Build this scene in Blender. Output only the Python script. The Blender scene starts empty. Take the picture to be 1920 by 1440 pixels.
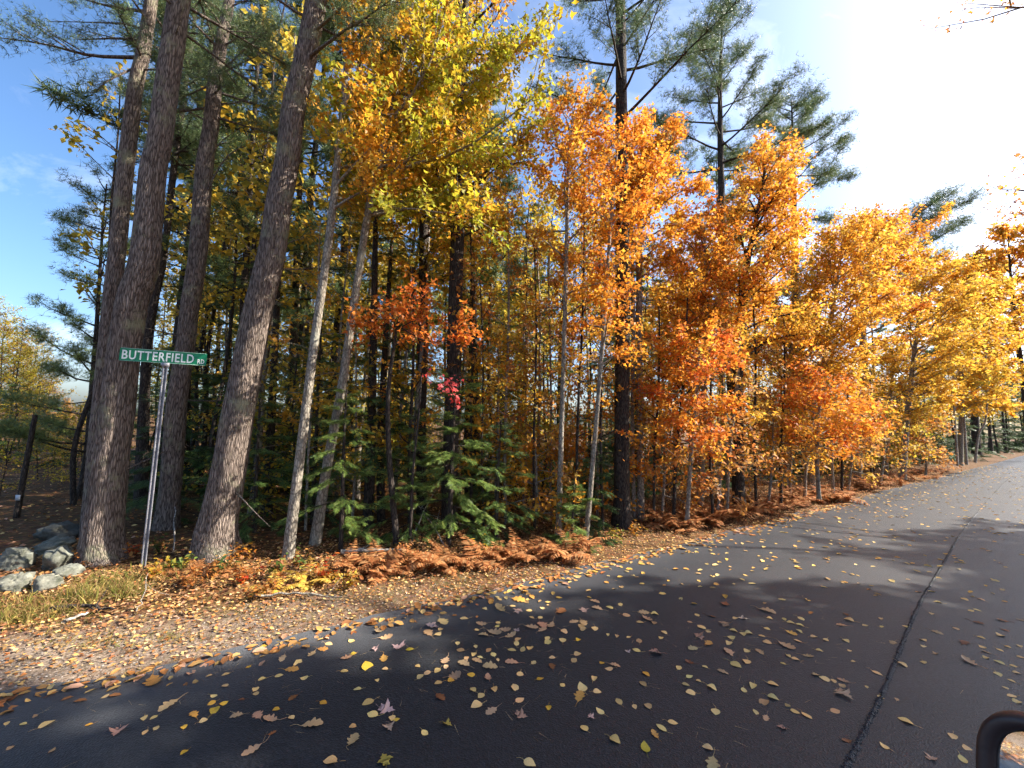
import bpy, math, random
import numpy as np
from mathutils import Vector, Matrix
S = bpy.context.scene
COL = S.collection
R = math.radians
# ------------------------------------------------------------------ camera
FPX = 747.0
PITCH, ROLL, CAMZ = R(5.6), R(1.5), 1.7
_F = np.array([0, math.cos(PITCH), math.sin(PITCH)])
_U0 = np.array([0, -math.sin(PITCH), math.cos(PITCH)])
_X0 = np.array([1.0, 0, 0])
_RT = math.cos(ROLL) * _X0 + math.sin(ROLL) * _U0
_UP = math.cos(ROLL) * _U0 - math.sin(ROLL) * _X0
CAMP = np.array([0, 0, CAMZ])
cam_d = bpy.data.cameras.new('camera')
cam_d.sensor_fit = 'HORIZONTAL'; cam_d.sensor_width = 36; cam_d.lens = 36 * FPX / 1920
cam_d.clip_start = 0.05; cam_d.clip_end = 2000
cam = bpy.data.objects.new('camera', cam_d); COL.objects.link(cam)
M3 = np.stack([_RT, _UP, -_F], axis=1)
M4 = np.eye(4); M4[:3, :3] = M3; M4[:3, 3] = CAMP
cam.matrix_world = Matrix(M4.tolist())
S.camera = cam
# ------------------------------------------------------------------ sky + sun
SUN_AZ, SUN_EL = R(85), R(38)
w = bpy.data.worlds.new('World'); S.world = w; w.use_nodes = True
nt = w.node_tree; nt.nodes.clear()
wo = nt.nodes.new('ShaderNodeOutputWorld'); bg = nt.nodes.new('ShaderNodeBackground')
sky = nt.nodes.new('ShaderNodeTexSky'); sky.sky_type = 'NISHITA'; sky.sun_disc = False
sky.sun_elevation = SUN_EL; sky.sun_rotation = SUN_AZ
sky.altitude = 300; sky.air_density = 1.0; sky.dust_density = 3.5; sky.ozone_density = 4.0
# thin cirrus streaks over the whole dome
tc = nt.nodes.new('ShaderNodeTexCoord'); mp = nt.nodes.new('ShaderNodeMapping')
mp.inputs['Rotation'].default_value = (0.3, 0.5, 0.6); mp.inputs['Scale'].default_value = (1.2, 4.2, 3.0)
nz = nt.nodes.new('ShaderNodeTexNoise'); nz.inputs['Scale'].default_value = 1.7; nz.inputs['Detail'].default_value = 9
nz.inputs['Roughness'].default_value = 0.62; nz.inputs['Distortion'].default_value = 0.6
cr = nt.nodes.new('ShaderNodeMapRange'); cr.inputs['From Min'].default_value = 0.52; cr.inputs['From Max'].default_value = 0.85
cr.inputs['To Min'].default_value = 0.0; cr.inputs['To Max'].default_value = 0.42
mixc = nt.nodes.new('ShaderNodeMix'); mixc.data_type = 'RGBA'
hs = nt.nodes.new('ShaderNodeHueSaturation'); hs.inputs['Saturation'].default_value = 0.12; hs.inputs['Value'].default_value = 1.9
L = nt.links.new
sat = nt.nodes.new('ShaderNodeHueSaturation'); sat.inputs['Saturation'].default_value = 1.12
L(sky.outputs[0], sat.inputs['Color'])
L(tc.outputs['Generated'], mp.inputs[0]); L(mp.outputs[0], nz.inputs['Vector']); L(nz.outputs['Fac'], cr.inputs['Value'])
L(sky.outputs[0], hs.inputs['Color'])
L(cr.outputs[0], mixc.inputs['Factor']); L(sat.outputs[0], mixc.inputs['A']); L(hs.outputs[0], mixc.inputs['B'])
L(mixc.outputs['Result'], bg.inputs['Color']); bg.inputs['Strength'].default_value = 0.115
L(bg.outputs[0], wo.inputs[0])
sd = bpy.data.lights.new('sun', 'SUN'); sd.energy = 5.0; sd.angle = R(0.55); sd.color = (1.0, 0.93, 0.82)
sun = bpy.data.objects.new('sun', sd); COL.objects.link(sun)
SUNV = Vector((math.sin(SUN_AZ) * math.cos(SUN_EL), math.cos(SUN_AZ) * math.cos(SUN_EL), math.sin(SUN_EL)))
sun.rotation_euler = (-SUNV).to_track_quat('-Z', 'Y').to_euler(); sun.location = SUNV * 30
vs = S.view_settings; vs.view_transform = 'Standard'; vs.look = 'None'; vs.exposure = 1.48; vs.gamma = 1
S.render.engine = 'CYCLES'
cy = S.cycles; cy.max_bounces = 7; cy.diffuse_bounces = 4; cy.transmission_bounces = 4; cy.glossy_bounces = 2
cy.use_adaptive_sampling = True; cy.adaptive_threshold = 0.03; cy.use_light_tree = False
w.cycles.sampling_method = 'MANUAL'; w.cycles.sample_map_resolution = 512
cy.transparent_max_bounces = 4; cy.use_denoising = True; cy.caustics_reflective = False; cy.caustics_refractive = False
cy.sample_clamp_indirect = 10

# ------------------------------------------------------------------ geometry helpers
def ray(px, py):
    return _F + _RT * ((px - 960) / FPX) + _UP * ((720 - py) / FPX)
def T(px, py, Y):                       # point seen at a pixel, at world depth Y
    v = ray(px, py); return CAMP + v * (Y / v[1])
def G(px, py, z=0.0):                   # point of the ground seen at a pixel
    v = ray(px, py); return CAMP + v * ((z - CAMZ) / v[2])
def proj(p):
    v = np.asarray(p) - CAMP; d = v @ _F
    return 960 + FPX * (v @ _RT) / d, 720 - FPX * (v @ _UP) / d
def norm(v):
    return v / (np.linalg.norm(v, axis=-1, keepdims=True) + 1e-9)

class MB:
    def __init__(s): s.v = []; s.f3 = []; s.f4 = []; s.c = []; s.n = 0
    def add(s, v, f, col=None):
        v = np.asarray(v, float).reshape(-1, 3); f = np.asarray(f, int)
        (s.f3 if f.shape[1] == 3 else s.f4).append(f + s.n)
        s.v.append(v)
        if col is None: c = np.ones((len(v), 4))
        else:
            c = np.ones((len(v), 4)); c[:, :3] = col
        s.c.append(c); s.n += len(v)
    def mesh(s, name, mat, smooth=False):
        v = np.concatenate(s.v); me = bpy.data.meshes.new(name)
        f3 = np.concatenate(s.f3) if s.f3 else np.zeros((0, 3), int)
        f4 = np.concatenate(s.f4) if s.f4 else np.zeros((0, 4), int)
        me.vertices.add(len(v)); me.vertices.foreach_set('co', v.astype(np.float32).ravel())
        nl = f3.size + f4.size
        me.loops.add(nl); me.loops.foreach_set('vertex_index', np.concatenate([f3.ravel(), f4.ravel()]).astype(np.int32))
        st = np.concatenate([np.arange(len(f3)) * 3, f3.size + np.arange(len(f4)) * 4]).astype(np.int32)
        me.polygons.add(len(st)); me.polygons.foreach_set('loop_start', st)
        if smooth: me.polygons.foreach_set('use_smooth', np.ones(len(st), bool))
        me.update(calc_edges=True)
        a = me.color_attributes.new('Col', 'FLOAT_COLOR', 'POINT')
        a.data.foreach_set('color', np.concatenate(s.c).astype(np.float32).ravel())
        if mat: me.materials.append(mat)
        return me
    def build(s, name, mat, parent=None, smooth=False, kind=None, origin=None, shift=None):
        if shift is not None: s.v = [a - np.asarray(shift) for a in s.v]
        if origin is not None:
            o3 = np.asarray(origin, float); s.v = [a - o3 for a in s.v]
        o = bpy.data.objects.new(name, s.mesh(name, mat, smooth)); COL.objects.link(o)
        if origin is not None: o.location = o3
        if parent: o.parent = parent
        if kind: o['kind'] = kind
        return o

def tag(o, label, cat, group=None):
    o['label'] = label; o['category'] = cat
    if group: o['group'] = group
    return o
def empty(name, loc=(0, 0, 0)):
    o = bpy.data.objects.new(name, None); o.empty_display_size = 0.1; o.location = loc; COL.objects.link(o); return o
def dup(o, parent=None):
    c = o.copy(); COL.objects.link(c)
    if parent: c.parent = parent
    for ch in list(o.children): dup(ch, c)
    return c

def spline(P, n):
    P = np.asarray(P, float); k = len(P)
    if k < 3:
        t = np.linspace(0, 1, n)[:, None]; return P[0] * (1 - t) + P[-1] * t
    Q = np.vstack([2 * P[0] - P[1], P, 2 * P[-1] - P[-2]])
    u = np.linspace(0, k - 1 - 1e-6, n); i = u.astype(int); t = (u - i)[:, None]
    a, b, c, d = Q[i], Q[i + 1], Q[i + 2], Q[i + 3]
    return 0.5 * (2 * b + (c - a) * t + (2 * a - 5 * b + 4 * c - d) * t ** 2 + (3 * b - a - 3 * c + d) * t ** 3)

def tube(mb, P, r, sides=6, col=None, relief=None, cap=False):
    P = np.asarray(P, float); n = len(P); r = np.broadcast_to(np.asarray(r, float), (n,))
    t = norm(np.gradient(P, axis=0))
    ref = np.array([1.0, 0, 0]) if abs(t[0][0]) < 0.8 else np.array([0, 1.0, 0])
    y = norm(np.cross(t, ref)); x = np.cross(y, t)
    a = np.arange(sides) * 2 * np.pi / sides
    rr = np.repeat(r[:, None], sides, 1)
    if relief is not None: rr = rr + relief(np.arange(n), a, r)
    V = P[:, None] + rr[..., None] * (np.cos(a)[None, :, None] * x[:, None] + np.sin(a)[None, :, None] * y[:, None])
    i = np.arange(n - 1)[:, None] * sides; j = np.arange(sides)[None]; j2 = (j + 1) % sides
    f = np.stack([i + j, i + j2, i + sides + j2, i + sides + j], -1).reshape(-1, 4)
    mb.add(V.reshape(-1, 3), f, col)
    if cap:
        base = mb.n
        vv = np.vstack([V[-1], P[-1:]]); ff = [[k, (k + 1) % sides, sides] for k in range(sides)]
        mb.add(vv, ff, col)

def box(mb, c, s, rot=None, col=None):
    v = np.array([[x, y, z] for x in (-1, 1) for y in (-1, 1) for z in (-1, 1)], float) * np.asarray(s) / 2
    if rot is not None: v = v @ np.asarray(rot).T
    mb.add(v + np.asarray(c), [[0, 1, 3, 2], [4, 6, 7, 5], [0, 4, 5, 1], [2, 3, 7, 6], [0, 2, 6, 4], [1, 5, 7, 3]], col)

def scatter(mb, tv, tf, P, d, nrm, s, col):
    """copies of a small template: x along d, z along nrm"""
    tv = np.asarray(tv, float); tf = np.asarray(tf, int); N = len(P)
    if N == 0: return
    x = norm(d); z = norm(nrm - (nrm * x).sum(1, keepdims=True) * x); y = np.cross(z, x)
    s = np.broadcast_to(np.asarray(s, float), (N,))
    V = P[:, None] + s[:, None, None] * (tv[None, :, 0:1] * x[:, None] + tv[None, :, 1:2] * y[:, None] + tv[None, :, 2:3] * z[:, None])
    f = tf[None] + (np.arange(N) * len(tv))[:, None, None]
    mb.add(V.reshape(-1, 3), f.reshape(-1, tf.shape[1]), np.repeat(col, len(tv), axis=0))

# leaf templates (length 1 along x)
DIAMOND = (np.array([[0, 0, 0], [.45, .30, .07], [1, 0, -.05], [.45, -.30, .07]]), np.array([[0, 2, 1], [0, 3, 2]]))
OVAL = (np.array([[0, 0, 0], [.3, .27, .05], [.72, .22, .04], [1, 0, -.08], [.72, -.22, .04], [.3, -.27, .05]]),
        np.array([[0, 2, 1], [0, 3, 2], [0, 4, 3], [0, 5, 4]]))
MAPLE = (np.array([[0, 0, 0], [.22, -.50, .07], [.46, -.20, .0], [1, 0, -.13], [.46, .20, 0], [.22, .50, .07]]), np.array([[0, 1, 2], [0, 2, 3], [0, 3, 4], [0, 4, 5]]))
def needles(n, seed, spread=0.75, wd=0.046):
    rg = np.random.default_rng(seed); v = []; f = []
    for i in range(n):
        d = np.array([rg.uniform(.35, 1), rg.normal(0, spread), rg.normal(0, spread)]); d = d / np.linalg.norm(d) * rg.uniform(.75, 1.05)
        sd_ = np.cross(d, rg.normal(size=3)); sd_ = sd_ / np.linalg.norm(sd_) * wd
        b = d * 0.04; k = len(v); v += [b - sd_ * .5, b + sd_ * .5, d]; f.append([k, k + 1, k + 2])
    return np.array(v), np.array(f)
TUFT = needles(8, 5)
TUFT_S = needles(6, 6, wd=0.085)
def spray_tmpl():
    v = []; f = []; n = 5
    for i in range(n):
        x = 0.06 + 0.9 * i / n; ln = 0.27 * (1 - 0.75 * (x ** 1.5)) + .04
        for s_ in (-1, 1):
            k = len(v); v += [(x - .03, 0, 0), (x + .05, 0, 0), (x + ln * .75, s_ * ln, -.03 - .02 * (i % 2))]; f.append([k, k + 1, k + 2])
    k = len(v); v += [(0, -.012, 0), (0, .012, 0), (1.05, 0, -.05)]; f.append([k, k + 1, k + 2])
    return np.array(v, float), np.array(f)
SPRAY = spray_tmpl()

# ------------------------------------------------------------------ materials
def mat(name):
    m = bpy.data.materials.new(name); m.use_nodes = True; n = m.node_tree.nodes; n.clear()
    o = n.new('ShaderNodeOutputMaterial'); return m, m.node_tree, n, m.node_tree.links.new, o
def leaf_mat(name, trans=0.45, rough=0.5, spec=0.3, obj_color=False, sat=1.0):
    m, t, n, l, o = mat(name)
    if obj_color:
        a = n.new('ShaderNodeObjectInfo'); src = a.outputs['Color']
    else:
        a = n.new('ShaderNodeAttribute'); a.attribute_name = 'Col'; src = a.outputs['Color']
    tcn = n.new('ShaderNodeTexCoord'); nz = n.new('ShaderNodeTexNoise'); nz.inputs['Scale'].default_value = 35 if obj_color else 14
    nz.inputs['Detail'].default_value = 3
    l(tcn.outputs['Object'], nz.inputs['Vector'])
    mr = n.new('ShaderNodeMapRange'); mr.inputs['From Min'].default_value = .3; mr.inputs['From Max'].default_value = .7
    mr.inputs['To Min'].default_value = .72; mr.inputs['To Max'].default_value = 1.2; l(nz.outputs['Fac'], mr.inputs['Value'])
    h = n.new('ShaderNodeHueSaturation'); h.inputs['Saturation'].default_value = sat; l(src, h.inputs['Color']); l(mr.outputs[0], h.inputs['Value'])
    p = n.new('ShaderNodeBsdfPrincipled'); l(h.outputs[0], p.inputs['Base Color']); p.inputs['Roughness'].default_value = rough
    p.inputs['Specular IOR Level'].default_value = spec
    tr = n.new('ShaderNodeBsdfTranslucent'); l(h.outputs[0], tr.inputs['Color'])
    mx = n.new('ShaderNodeMixShader'); mx.inputs[0].default_value = trans
    l(p.outputs[0], mx.inputs[1]); l(tr.outputs[0], mx.inputs[2]); l(mx.outputs[0], o.inputs[0]); return m
def bark_mat(name, c1, c2, lichen=None, scale=(9, 9, 1.6), bump=0.5, sc=3.0, rot=0.0):
    m, t, n, l, o = mat(name)
    tcn = n.new('ShaderNodeTexCoord'); mp = n.new('ShaderNodeMapping'); mp.inputs['Scale'].default_value = scale
    l(tcn.outputs['Object'], mp.inputs[0])
    n1 = n.new('ShaderNodeTexNoise'); n1.inputs['Scale'].default_value = sc; n1.inputs['Detail'].default_value = 6; n1.inputs['Roughness'].default_value = .65
    n1.inputs['Distortion'].default_value = .35; l(mp.outputs[0], n1.inputs['Vector'])
    vo = n.new('ShaderNodeTexVoronoi'); vo.feature = 'DISTANCE_TO_EDGE'; vo.inputs['Scale'].default_value = sc * 1.3
    l(mp.outputs[0], vo.inputs['Vector'])
    vm = n.new('ShaderNodeMapRange'); vm.inputs['From Max'].default_value = .22; l(vo.outputs['Distance'], vm.inputs['Value'])
    mul = n.new('ShaderNodeMath'); mul.operation = 'MULTIPLY'; l(n1.outputs['Fac'], mul.inputs[0])
    ad = n.new('ShaderNodeMath'); ad.operation = 'MULTIPLY_ADD'; ad.inputs[1].default_value = .55; ad.inputs[2].default_value = .45
    l(vm.outputs[0], ad.inputs[0]); l(ad.outputs[0], mul.inputs[1])
    rp = n.new('ShaderNodeMapRange'); rp.inputs['From Min'].default_value = .22; rp.inputs['From Max'].default_value = .62; l(mul.outputs[0], rp.inputs['Value'])
    mx = n.new('ShaderNodeMix'); mx.data_type = 'RGBA'; mx.inputs['A'].default_value = (*c1, 1); mx.inputs['B'].default_value = (*c2, 1)
    l(rp.outputs[0], mx.inputs['Factor']); colr = mx.outputs['Result']
    if lichen:
        n2 = n.new('ShaderNodeTexNoise'); n2.inputs['Scale'].default_value = 3.2; n2.inputs['Detail'].default_value = 7; n2.inputs['Roughness'].default_value = .7
        l(tcn.outputs['Object'], n2.inputs['Vector'])
        m2 = n.new('ShaderNodeMapRange'); m2.inputs['From Min'].default_value = .54; m2.inputs['From Max'].default_value = .66; m2.inputs['To Max'].default_value = .75
        l(n2.outputs['Fac'], m2.inputs['Value'])
        mb_ = n.new('ShaderNodeMix'); mb_.data_type = 'RGBA'; mb_.inputs['B'].default_value = (*lichen, 1)
        l(m2.outputs[0], mb_.inputs['Factor']); l(colr, mb_.inputs['A']); colr = mb_.outputs['Result']
    p = n.new('ShaderNodeBsdfPrincipled'); p.inputs['Roughness'].default_value = .88; p.inputs['Specular IOR Level'].default_value = .2
    l(colr, p.inputs['Base Color'])
    bp = n.new('ShaderNodeBump'); bp.inputs['Strength'].default_value = bump; bp.inputs['Distance'].default_value = .035
    l(mul.outputs[0], bp.inputs['Height']); l(bp.outputs[0], p.inputs['Normal']); l(p.outputs[0], o.inputs[0]); return m
def plain(name, c, rough=.6, metal=0., noise=0.0, scale=8., spec=.4, bump=0.):
    m, t, n, l, o = mat(name)
    p = n.new('ShaderNodeBsdfPrincipled'); p.inputs['Roughness'].default_value = rough; p.inputs['Metallic'].default_value = metal
    p.inputs['Specular IOR Level'].default_value = spec
    tcn = n.new('ShaderNodeTexCoord'); nz = n.new('ShaderNodeTexNoise'); nz.inputs['Scale'].default_value = scale; nz.inputs['Detail'].default_value = 6
    l(tcn.outputs['Object'], nz.inputs['Vector'])
    mr = n.new('ShaderNodeMapRange'); mr.inputs['From Min'].default_value = .3; mr.inputs['From Max'].default_value = .7
    mr.inputs['To Min'].default_value = 1 - noise; mr.inputs['To Max'].default_value = 1 + noise; l(nz.outputs['Fac'], mr.inputs['Value'])
    h = n.new('ShaderNodeHueSaturation'); h.inputs['Color'].default_value = (*c, 1); l(mr.outputs[0], h.inputs['Value']); l(h.outputs[0], p.inputs['Base Color'])
    if bump:
        b = n.new('ShaderNodeBump'); b.inputs['Strength'].default_value = bump; b.inputs['Distance'].default_value = .01; l(nz.outputs['Fac'], b.inputs['Height']); l(b.outputs[0], p.inputs['Normal'])
    l(p.outputs[0], o.inputs[0]); return m

LEAF = leaf_mat('autumn_leaf', .58); NEEDLE = leaf_mat('pine_needle', .22, .45, .35); LITTER = leaf_mat('dry_leaf', .15, .7, .2)
ROADLEAF = leaf_mat('fallen_leaf_surface', .12, .6, .25, obj_color=True)
FERNM = leaf_mat('dry_fern', .35, .7, .15); GRASSM = leaf_mat('grass_blade', .35, .55, .25)
PINEBARK = bark_mat('pine_bark', (.06, .043, .034), (.36, .285, .235), (.30, .29, .18), scale=(13, 13, 1.5), bump=1.0, sc=3.4)
GREYBARK = bark_mat('maple_bark', (.13, .11, .085), (.40, .35, .28), (.34, .34, .27), scale=(6, 6, 2.5), bump=.5, sc=4)
DARKBARK = bark_mat('dark_bark', (.022, .017, .014), (.10, .078, .062), None, scale=(8, 8, 1.8), bump=.8, sc=4)
BIRCHBARK = bark_mat('birch_bark', (.14, .12, .10), (.5, .46, .40), None, scale=(3, 3, 9), bump=.3, sc=3)

# ------------------------------------------------------------------ road frame
RD = np.array([math.sin(R(56)), math.cos(R(56))]); RN = np.array([-RD[1], RD[0]])
EDGE_PX = [(-260, 1335), (0, 1298), (200, 1268), (400, 1230), (600, 1183), (900, 1112), (1100, 1064), (1300, 1014), (1500, 962), (1700, 910), (1800, 885), (1870, 868)]
SEAM_PX = [(1540, 1560), (1593, 1440), (1657, 1307), (1700, 1195), (1727, 1133), (1764, 1070), (1802, 1003), (1830, 967), (1850, 943), (1882, 907), (1913, 882)]
edge = [G(*p)[:2] for p in EDGE_PX]; seam = [G(*p)[:2] for p in SEAM_PX]
def sl(P): P = np.asarray(P); return P @ RD, P @ RN
es, el = sl(edge); ss, sll = sl(seam)
es = np.concatenate([[-80, -12], es, [60, 110, 200]]); el = np.concatenate([[3.9, 3.8], el, [el[-1] + .3, el[-1] - 6, el[-1] - 30]])
ss = np.concatenate([[-80, -10], ss, [60, 110, 200]]); sll = np.concatenate([[.5, .6], sll, [3.0, -2.5, -27]])
def edge_l(s): return np.interp(s, es, el)
def seam_l(s): return np.interp(s, ss, sll)
def world(s, l): return np.stack([s * RD[0] + l * RN[0], s * RD[1] + l * RN[1]], -1)
def hnoise(x, y):
    return (np.sin(x * 1.3 + 1.7 * np.sin(y * .7)) * np.cos(y * 1.1 + .6) * .5 + np.sin(x * 3.1 + y * 2.3) * .22 + np.sin(x * .31 + 2) * np.sin(y * .27 + 1) * 1.2)
def ground_z(x, y):
    x = np.asarray(x, float); y = np.asarray(y, float)
    s = x * RD[0] + y * RD[1]; l = x * RN[0] + y * RN[1]
    d = l - edge_l(s)                    # metres into the verge
    rise = np.clip((d - 1.0) / 3.0, 0, 1)
    z = -0.01 + 0.035 * hnoise(x, y) * rise + 0.012 * np.clip(d, 0, 1) * hnoise(x * 3, y * 3)
    z = np.where(d < 0, -0.012 - 0.06 * np.clip(-d / .25, 0, 1), z)
    dr = -3.2 - l
    z = np.where(dr > 0, -0.02 + .05 * hnoise(x, y) * np.clip(dr / 2, 0, 1), z)
    return z

# ------------------------------------------------------------------ setting: ground, road
rng = np.random.default_rng(11)
def axis(lo, hi, fine_lo, fine_hi, step):
    a = [fine_lo]
    while a[-1] < fine_hi: a.append(a[-1] + step)
    st = step
    while a[-1] < hi: st *= 1.25; a.append(a[-1] + st)
    st = step; b = [fine_lo]
    while b[-1] > lo: st *= 1.25; b.append(b[-1] - st)
    return np.array(sorted(set(b + a)))
gx = axis(-900, 900, -9, 16, .14); gy = axis(-900, 900, -1, 14, .14)
X, Y_ = np.meshgrid(gx, gy, indexing='ij'); Z = ground_z(X, Y_)
mb = MB(); V = np.stack([X, Y_, Z], -1).reshape(-1, 3)
nx, ny = len(gx), len(gy); i = np.arange(nx - 1)[:, None] * ny; j = np.arange(ny - 1)[None]
f = np.stack([i + j, i + ny + j, i + ny + j + 1, i + j + 1], -1).reshape(-1, 4)
s_, l_ = sl(V[:, :2]); d_ = l_ - edge_l(s_)
grav = np.clip(1.25 - np.abs(d_ - .35) / .75, 0, 1) * np.clip((3.5 - s_) / 4.5, .3, 1)
mb.add(V, f, np.stack([grav, np.clip((d_ - 1.2) / 2, 0, 1), grav * 0], -1))
m, t, n, l, o = mat('forest_floor')
a = n.new('ShaderNodeAttribute'); a.attribute_name = 'Col'; sp = n.new('ShaderNodeSeparateColor'); l(a.outputs['Color'], sp.inputs[0])
tcn = n.new('ShaderNodeTexCoord'); n1 = n.new('ShaderNodeTexNoise'); n1.inputs['Scale'].default_value = 9; n1.inputs['Detail'].default_value = 8; n1.inputs['Roughness'].default_value = .7
l(tcn.outputs['Object'], n1.inputs['Vector'])
n2 = n.new('ShaderNodeTexVoronoi'); n2.inputs['Scale'].default_value = 26; l(tcn.outputs['Object'], n2.inputs['Vector'])
rp = n.new('ShaderNodeValToRGB'); e = rp.color_ramp.elements; e[0].position = .3; e[0].color = (.035, .02, .01, 1); e[1].position = .72; e[1].color = (.30, .16, .06, 1)
k = e.new(.5); k.color = (.13, .065, .025, 1); l(n1.outputs['Fac'], rp.inputs[0])
hv = n.new('ShaderNodeMix'); hv.data_type = 'RGBA'; hv.blend_type = 'MULTIPLY'; hv.inputs['Factor'].default_value = .35
l(rp.outputs[0], hv.inputs['A']); l(n2.outputs['Color'], hv.inputs['B'])
n3 = n.new('ShaderNodeTexVoronoi'); n3.inputs['Scale'].default_value = 75; l(tcn.outputs['Object'], n3.inputs['Vector'])
gr = n.new('ShaderNodeValToRGB'); e = gr.color_ramp.elements; e[0].color = (.10, .075, .055, 1); e[1].color = (.36, .28, .21, 1)
sv = n.new('ShaderNodeSeparateColor'); l(n3.outputs['Color'], sv.inputs[0]); l(sv.outputs[0], gr.inputs[0])
gm = n.new('ShaderNodeMath'); gm.operation = 'MULTIPLY_ADD'; gm.inputs[1].default_value = 1.6; gm.inputs[2].default_value = -.3; gm.use_clamp = True
ga = n.new('ShaderNodeMath'); ga.operation = 'MULTIPLY'; l(sp.outputs[0], ga.inputs[0]); ga.inputs[1].default_value = 1.4
gb = n.new('ShaderNodeMath'); gb.operation = 'MULTIPLY'; l(ga.outputs[0], gb.inputs[0]); l(n1.outputs['Fac'], gb.inputs[1]); l(gb.outputs[0], gm.inputs[0])
mx = n.new('ShaderNodeMix'); mx.data_type = 'RGBA'; l(gm.outputs[0], mx.inputs['Factor']); l(hv.outputs['Result'], mx.inputs['A']); l(gr.outputs[0], mx.inputs['B'])
p = n.new('ShaderNodeBsdfPrincipled'); p.inputs['Roughness'].default_value = .92; p.inputs['Specular IOR Level'].default_value = .15; l(mx.outputs['Result'], p.inputs['Base Color'])
b = n.new('ShaderNodeBump'); b.inputs['Strength'].default_value = .7; b.inputs['Distance'].default_value = .03; l(n1.outputs['Fac'], b.inputs['Height']); l(b.outputs[0], p.inputs['Normal']); l(p.outputs[0], o.inputs[0])
go = mb.build('ground', m, smooth=True); go['kind'] = 'structure'

# asphalt
mb = MB()
sv_ = np.concatenate([np.linspace(-80, -8, 20), np.linspace(-7.8, 20, 220), np.linspace(21, 200, 60)])
wob = lambda s: .025 * np.sin(s * 2.1) + .018 * np.sin(s * 5.3 + 1) + .012 * np.sin(s * 13.1)
le = edge_l(sv_) + wob(sv_); re = np.interp(sv_, es, np.concatenate([[-3.0] * (len(es) - 2), [-9, -36]]))
cols = 9; rows = []
for q in range(cols):
    u = q / (cols - 1); lt = re * (1 - u) + le * u
    p2 = world(sv_, lt); zz = 0.012 + .02 * (1 - (2 * u - 1) ** 2)
    rows.append(np.column_stack([p2, np.full(len(sv_), zz)]))
for lt, z in ((le + .03, -.05),):
    rows.append(np.column_stack([world(sv_, lt), np.full(len(sv_), z)]))
rows.insert(0, np.column_stack([world(sv_, re - .03), np.full(len(sv_), -.05)]))
V = np.stack(rows, 0); a_, b_ = V.shape[:2]
i = np.arange(a_ - 1)[:, None] * b_; j = np.arange(b_ - 1)[None]
mb.add(V.reshape(-1, 3), np.stack([i + j, i + j + 1, i + b_ + j + 1, i + b_ + j], -1).reshape(-1, 4))
def asphalt(name, base, lo, hi, rough, bump):
    m, t, n, l, o = mat(name)
    tcn = n.new('ShaderNodeTexCoord')
    v = n.new('ShaderNodeTexVoronoi'); v.inputs['Scale'].default_value = 110; l(tcn.outputs['Object'], v.inputs['Vector'])
    nn = n.new('ShaderNodeTexNoise'); nn.inputs['Scale'].default_value = 60; nn.inputs['Detail'].default_value = 5; l(tcn.outputs['Object'], nn.inputs['Vector'])
    mp = n.new('ShaderNodeMapping'); mp.inputs['Rotation'].default_value = (0, 0, R(56) - R(90)); mp.inputs['Scale'].default_value = (.25, 1.6, 1); l(tcn.outputs['Object'], mp.inputs[0])
    nb = n.new('ShaderNodeTexNoise'); nb.inputs['Scale'].default_value = 1.6; nb.inputs['Detail'].default_value = 5; l(mp.outputs[0], nb.inputs['Vector'])
    s1 = n.new('ShaderNodeSeparateColor'); l(v.outputs['Color'], s1.inputs[0])
    mr = n.new('ShaderNodeMapRange'); mr.inputs['From Min'].default_value = .0; mr.inputs['From Max'].default_value = 1; mr.inputs['To Min'].default_value = lo; mr.inputs['To Max'].default_value = hi
    l(s1.outputs[0], mr.inputs['Value'])
    mr2 = n.new('ShaderNodeMapRange'); mr2.inputs['From Min'].default_value = .3; mr2.inputs['From Max'].default_value = .7; mr2.inputs['To Min'].default_value = .8; mr2.inputs['To Max'].default_value = 1.25
    l(nb.outputs['Fac'], mr2.inputs['Value'])
    mu = n.new('ShaderNodeMath'); mu.operation = 'MULTIPLY'; l(mr.outputs[0], mu.inputs[0]); l(mr2.outputs[0], mu.inputs[1])
    h = n.new('ShaderNodeHueSaturation'); h.inputs['Color'].default_value = (*base, 1); l(mu.outputs[0], h.inputs['Value'])
    p = n.new('ShaderNodeBsdfPrincipled'); l(h.outputs[0], p.inputs['Base Color']); p.inputs['Specular IOR Level'].default_value = .38; p.inputs['Sheen Weight'].default_value = .11; p.inputs['Sheen Roughness'].default_value = .45; p.inputs['Sheen Tint'].default_value = (.75, .78, .85, 1)
    mr3 = n.new('ShaderNodeMapRange'); mr3.inputs['To Min'].default_value = rough - .08; mr3.inputs['To Max'].default_value = rough + .1; l(nn.outputs['Fac'], mr3.inputs['Value']); l(mr3.outputs[0], p.inputs['Roughness'])
    b = n.new('ShaderNodeBump'); b.inputs['Strength'].default_value = bump; b.inputs['Distance'].default_value = .006; l(v.outputs['Distance'], b.inputs['Height']); l(b.outputs[0], p.inputs['Normal'])
    l(p.outputs[0], o.inputs[0]); return m
ASPH = asphalt('asphalt', (.0052, .0057, .0072), .25, 2.6, .56, .40)
road = mb.build('road', ASPH, smooth=True); road['kind'] = 'structure'
def road_z(s, l):
    u = np.clip((l - -3.0) / (edge_l(s) + 3.0), 0, 1); return 0.012 + .02 * (1 - (2 * u - 1) ** 2)
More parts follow.
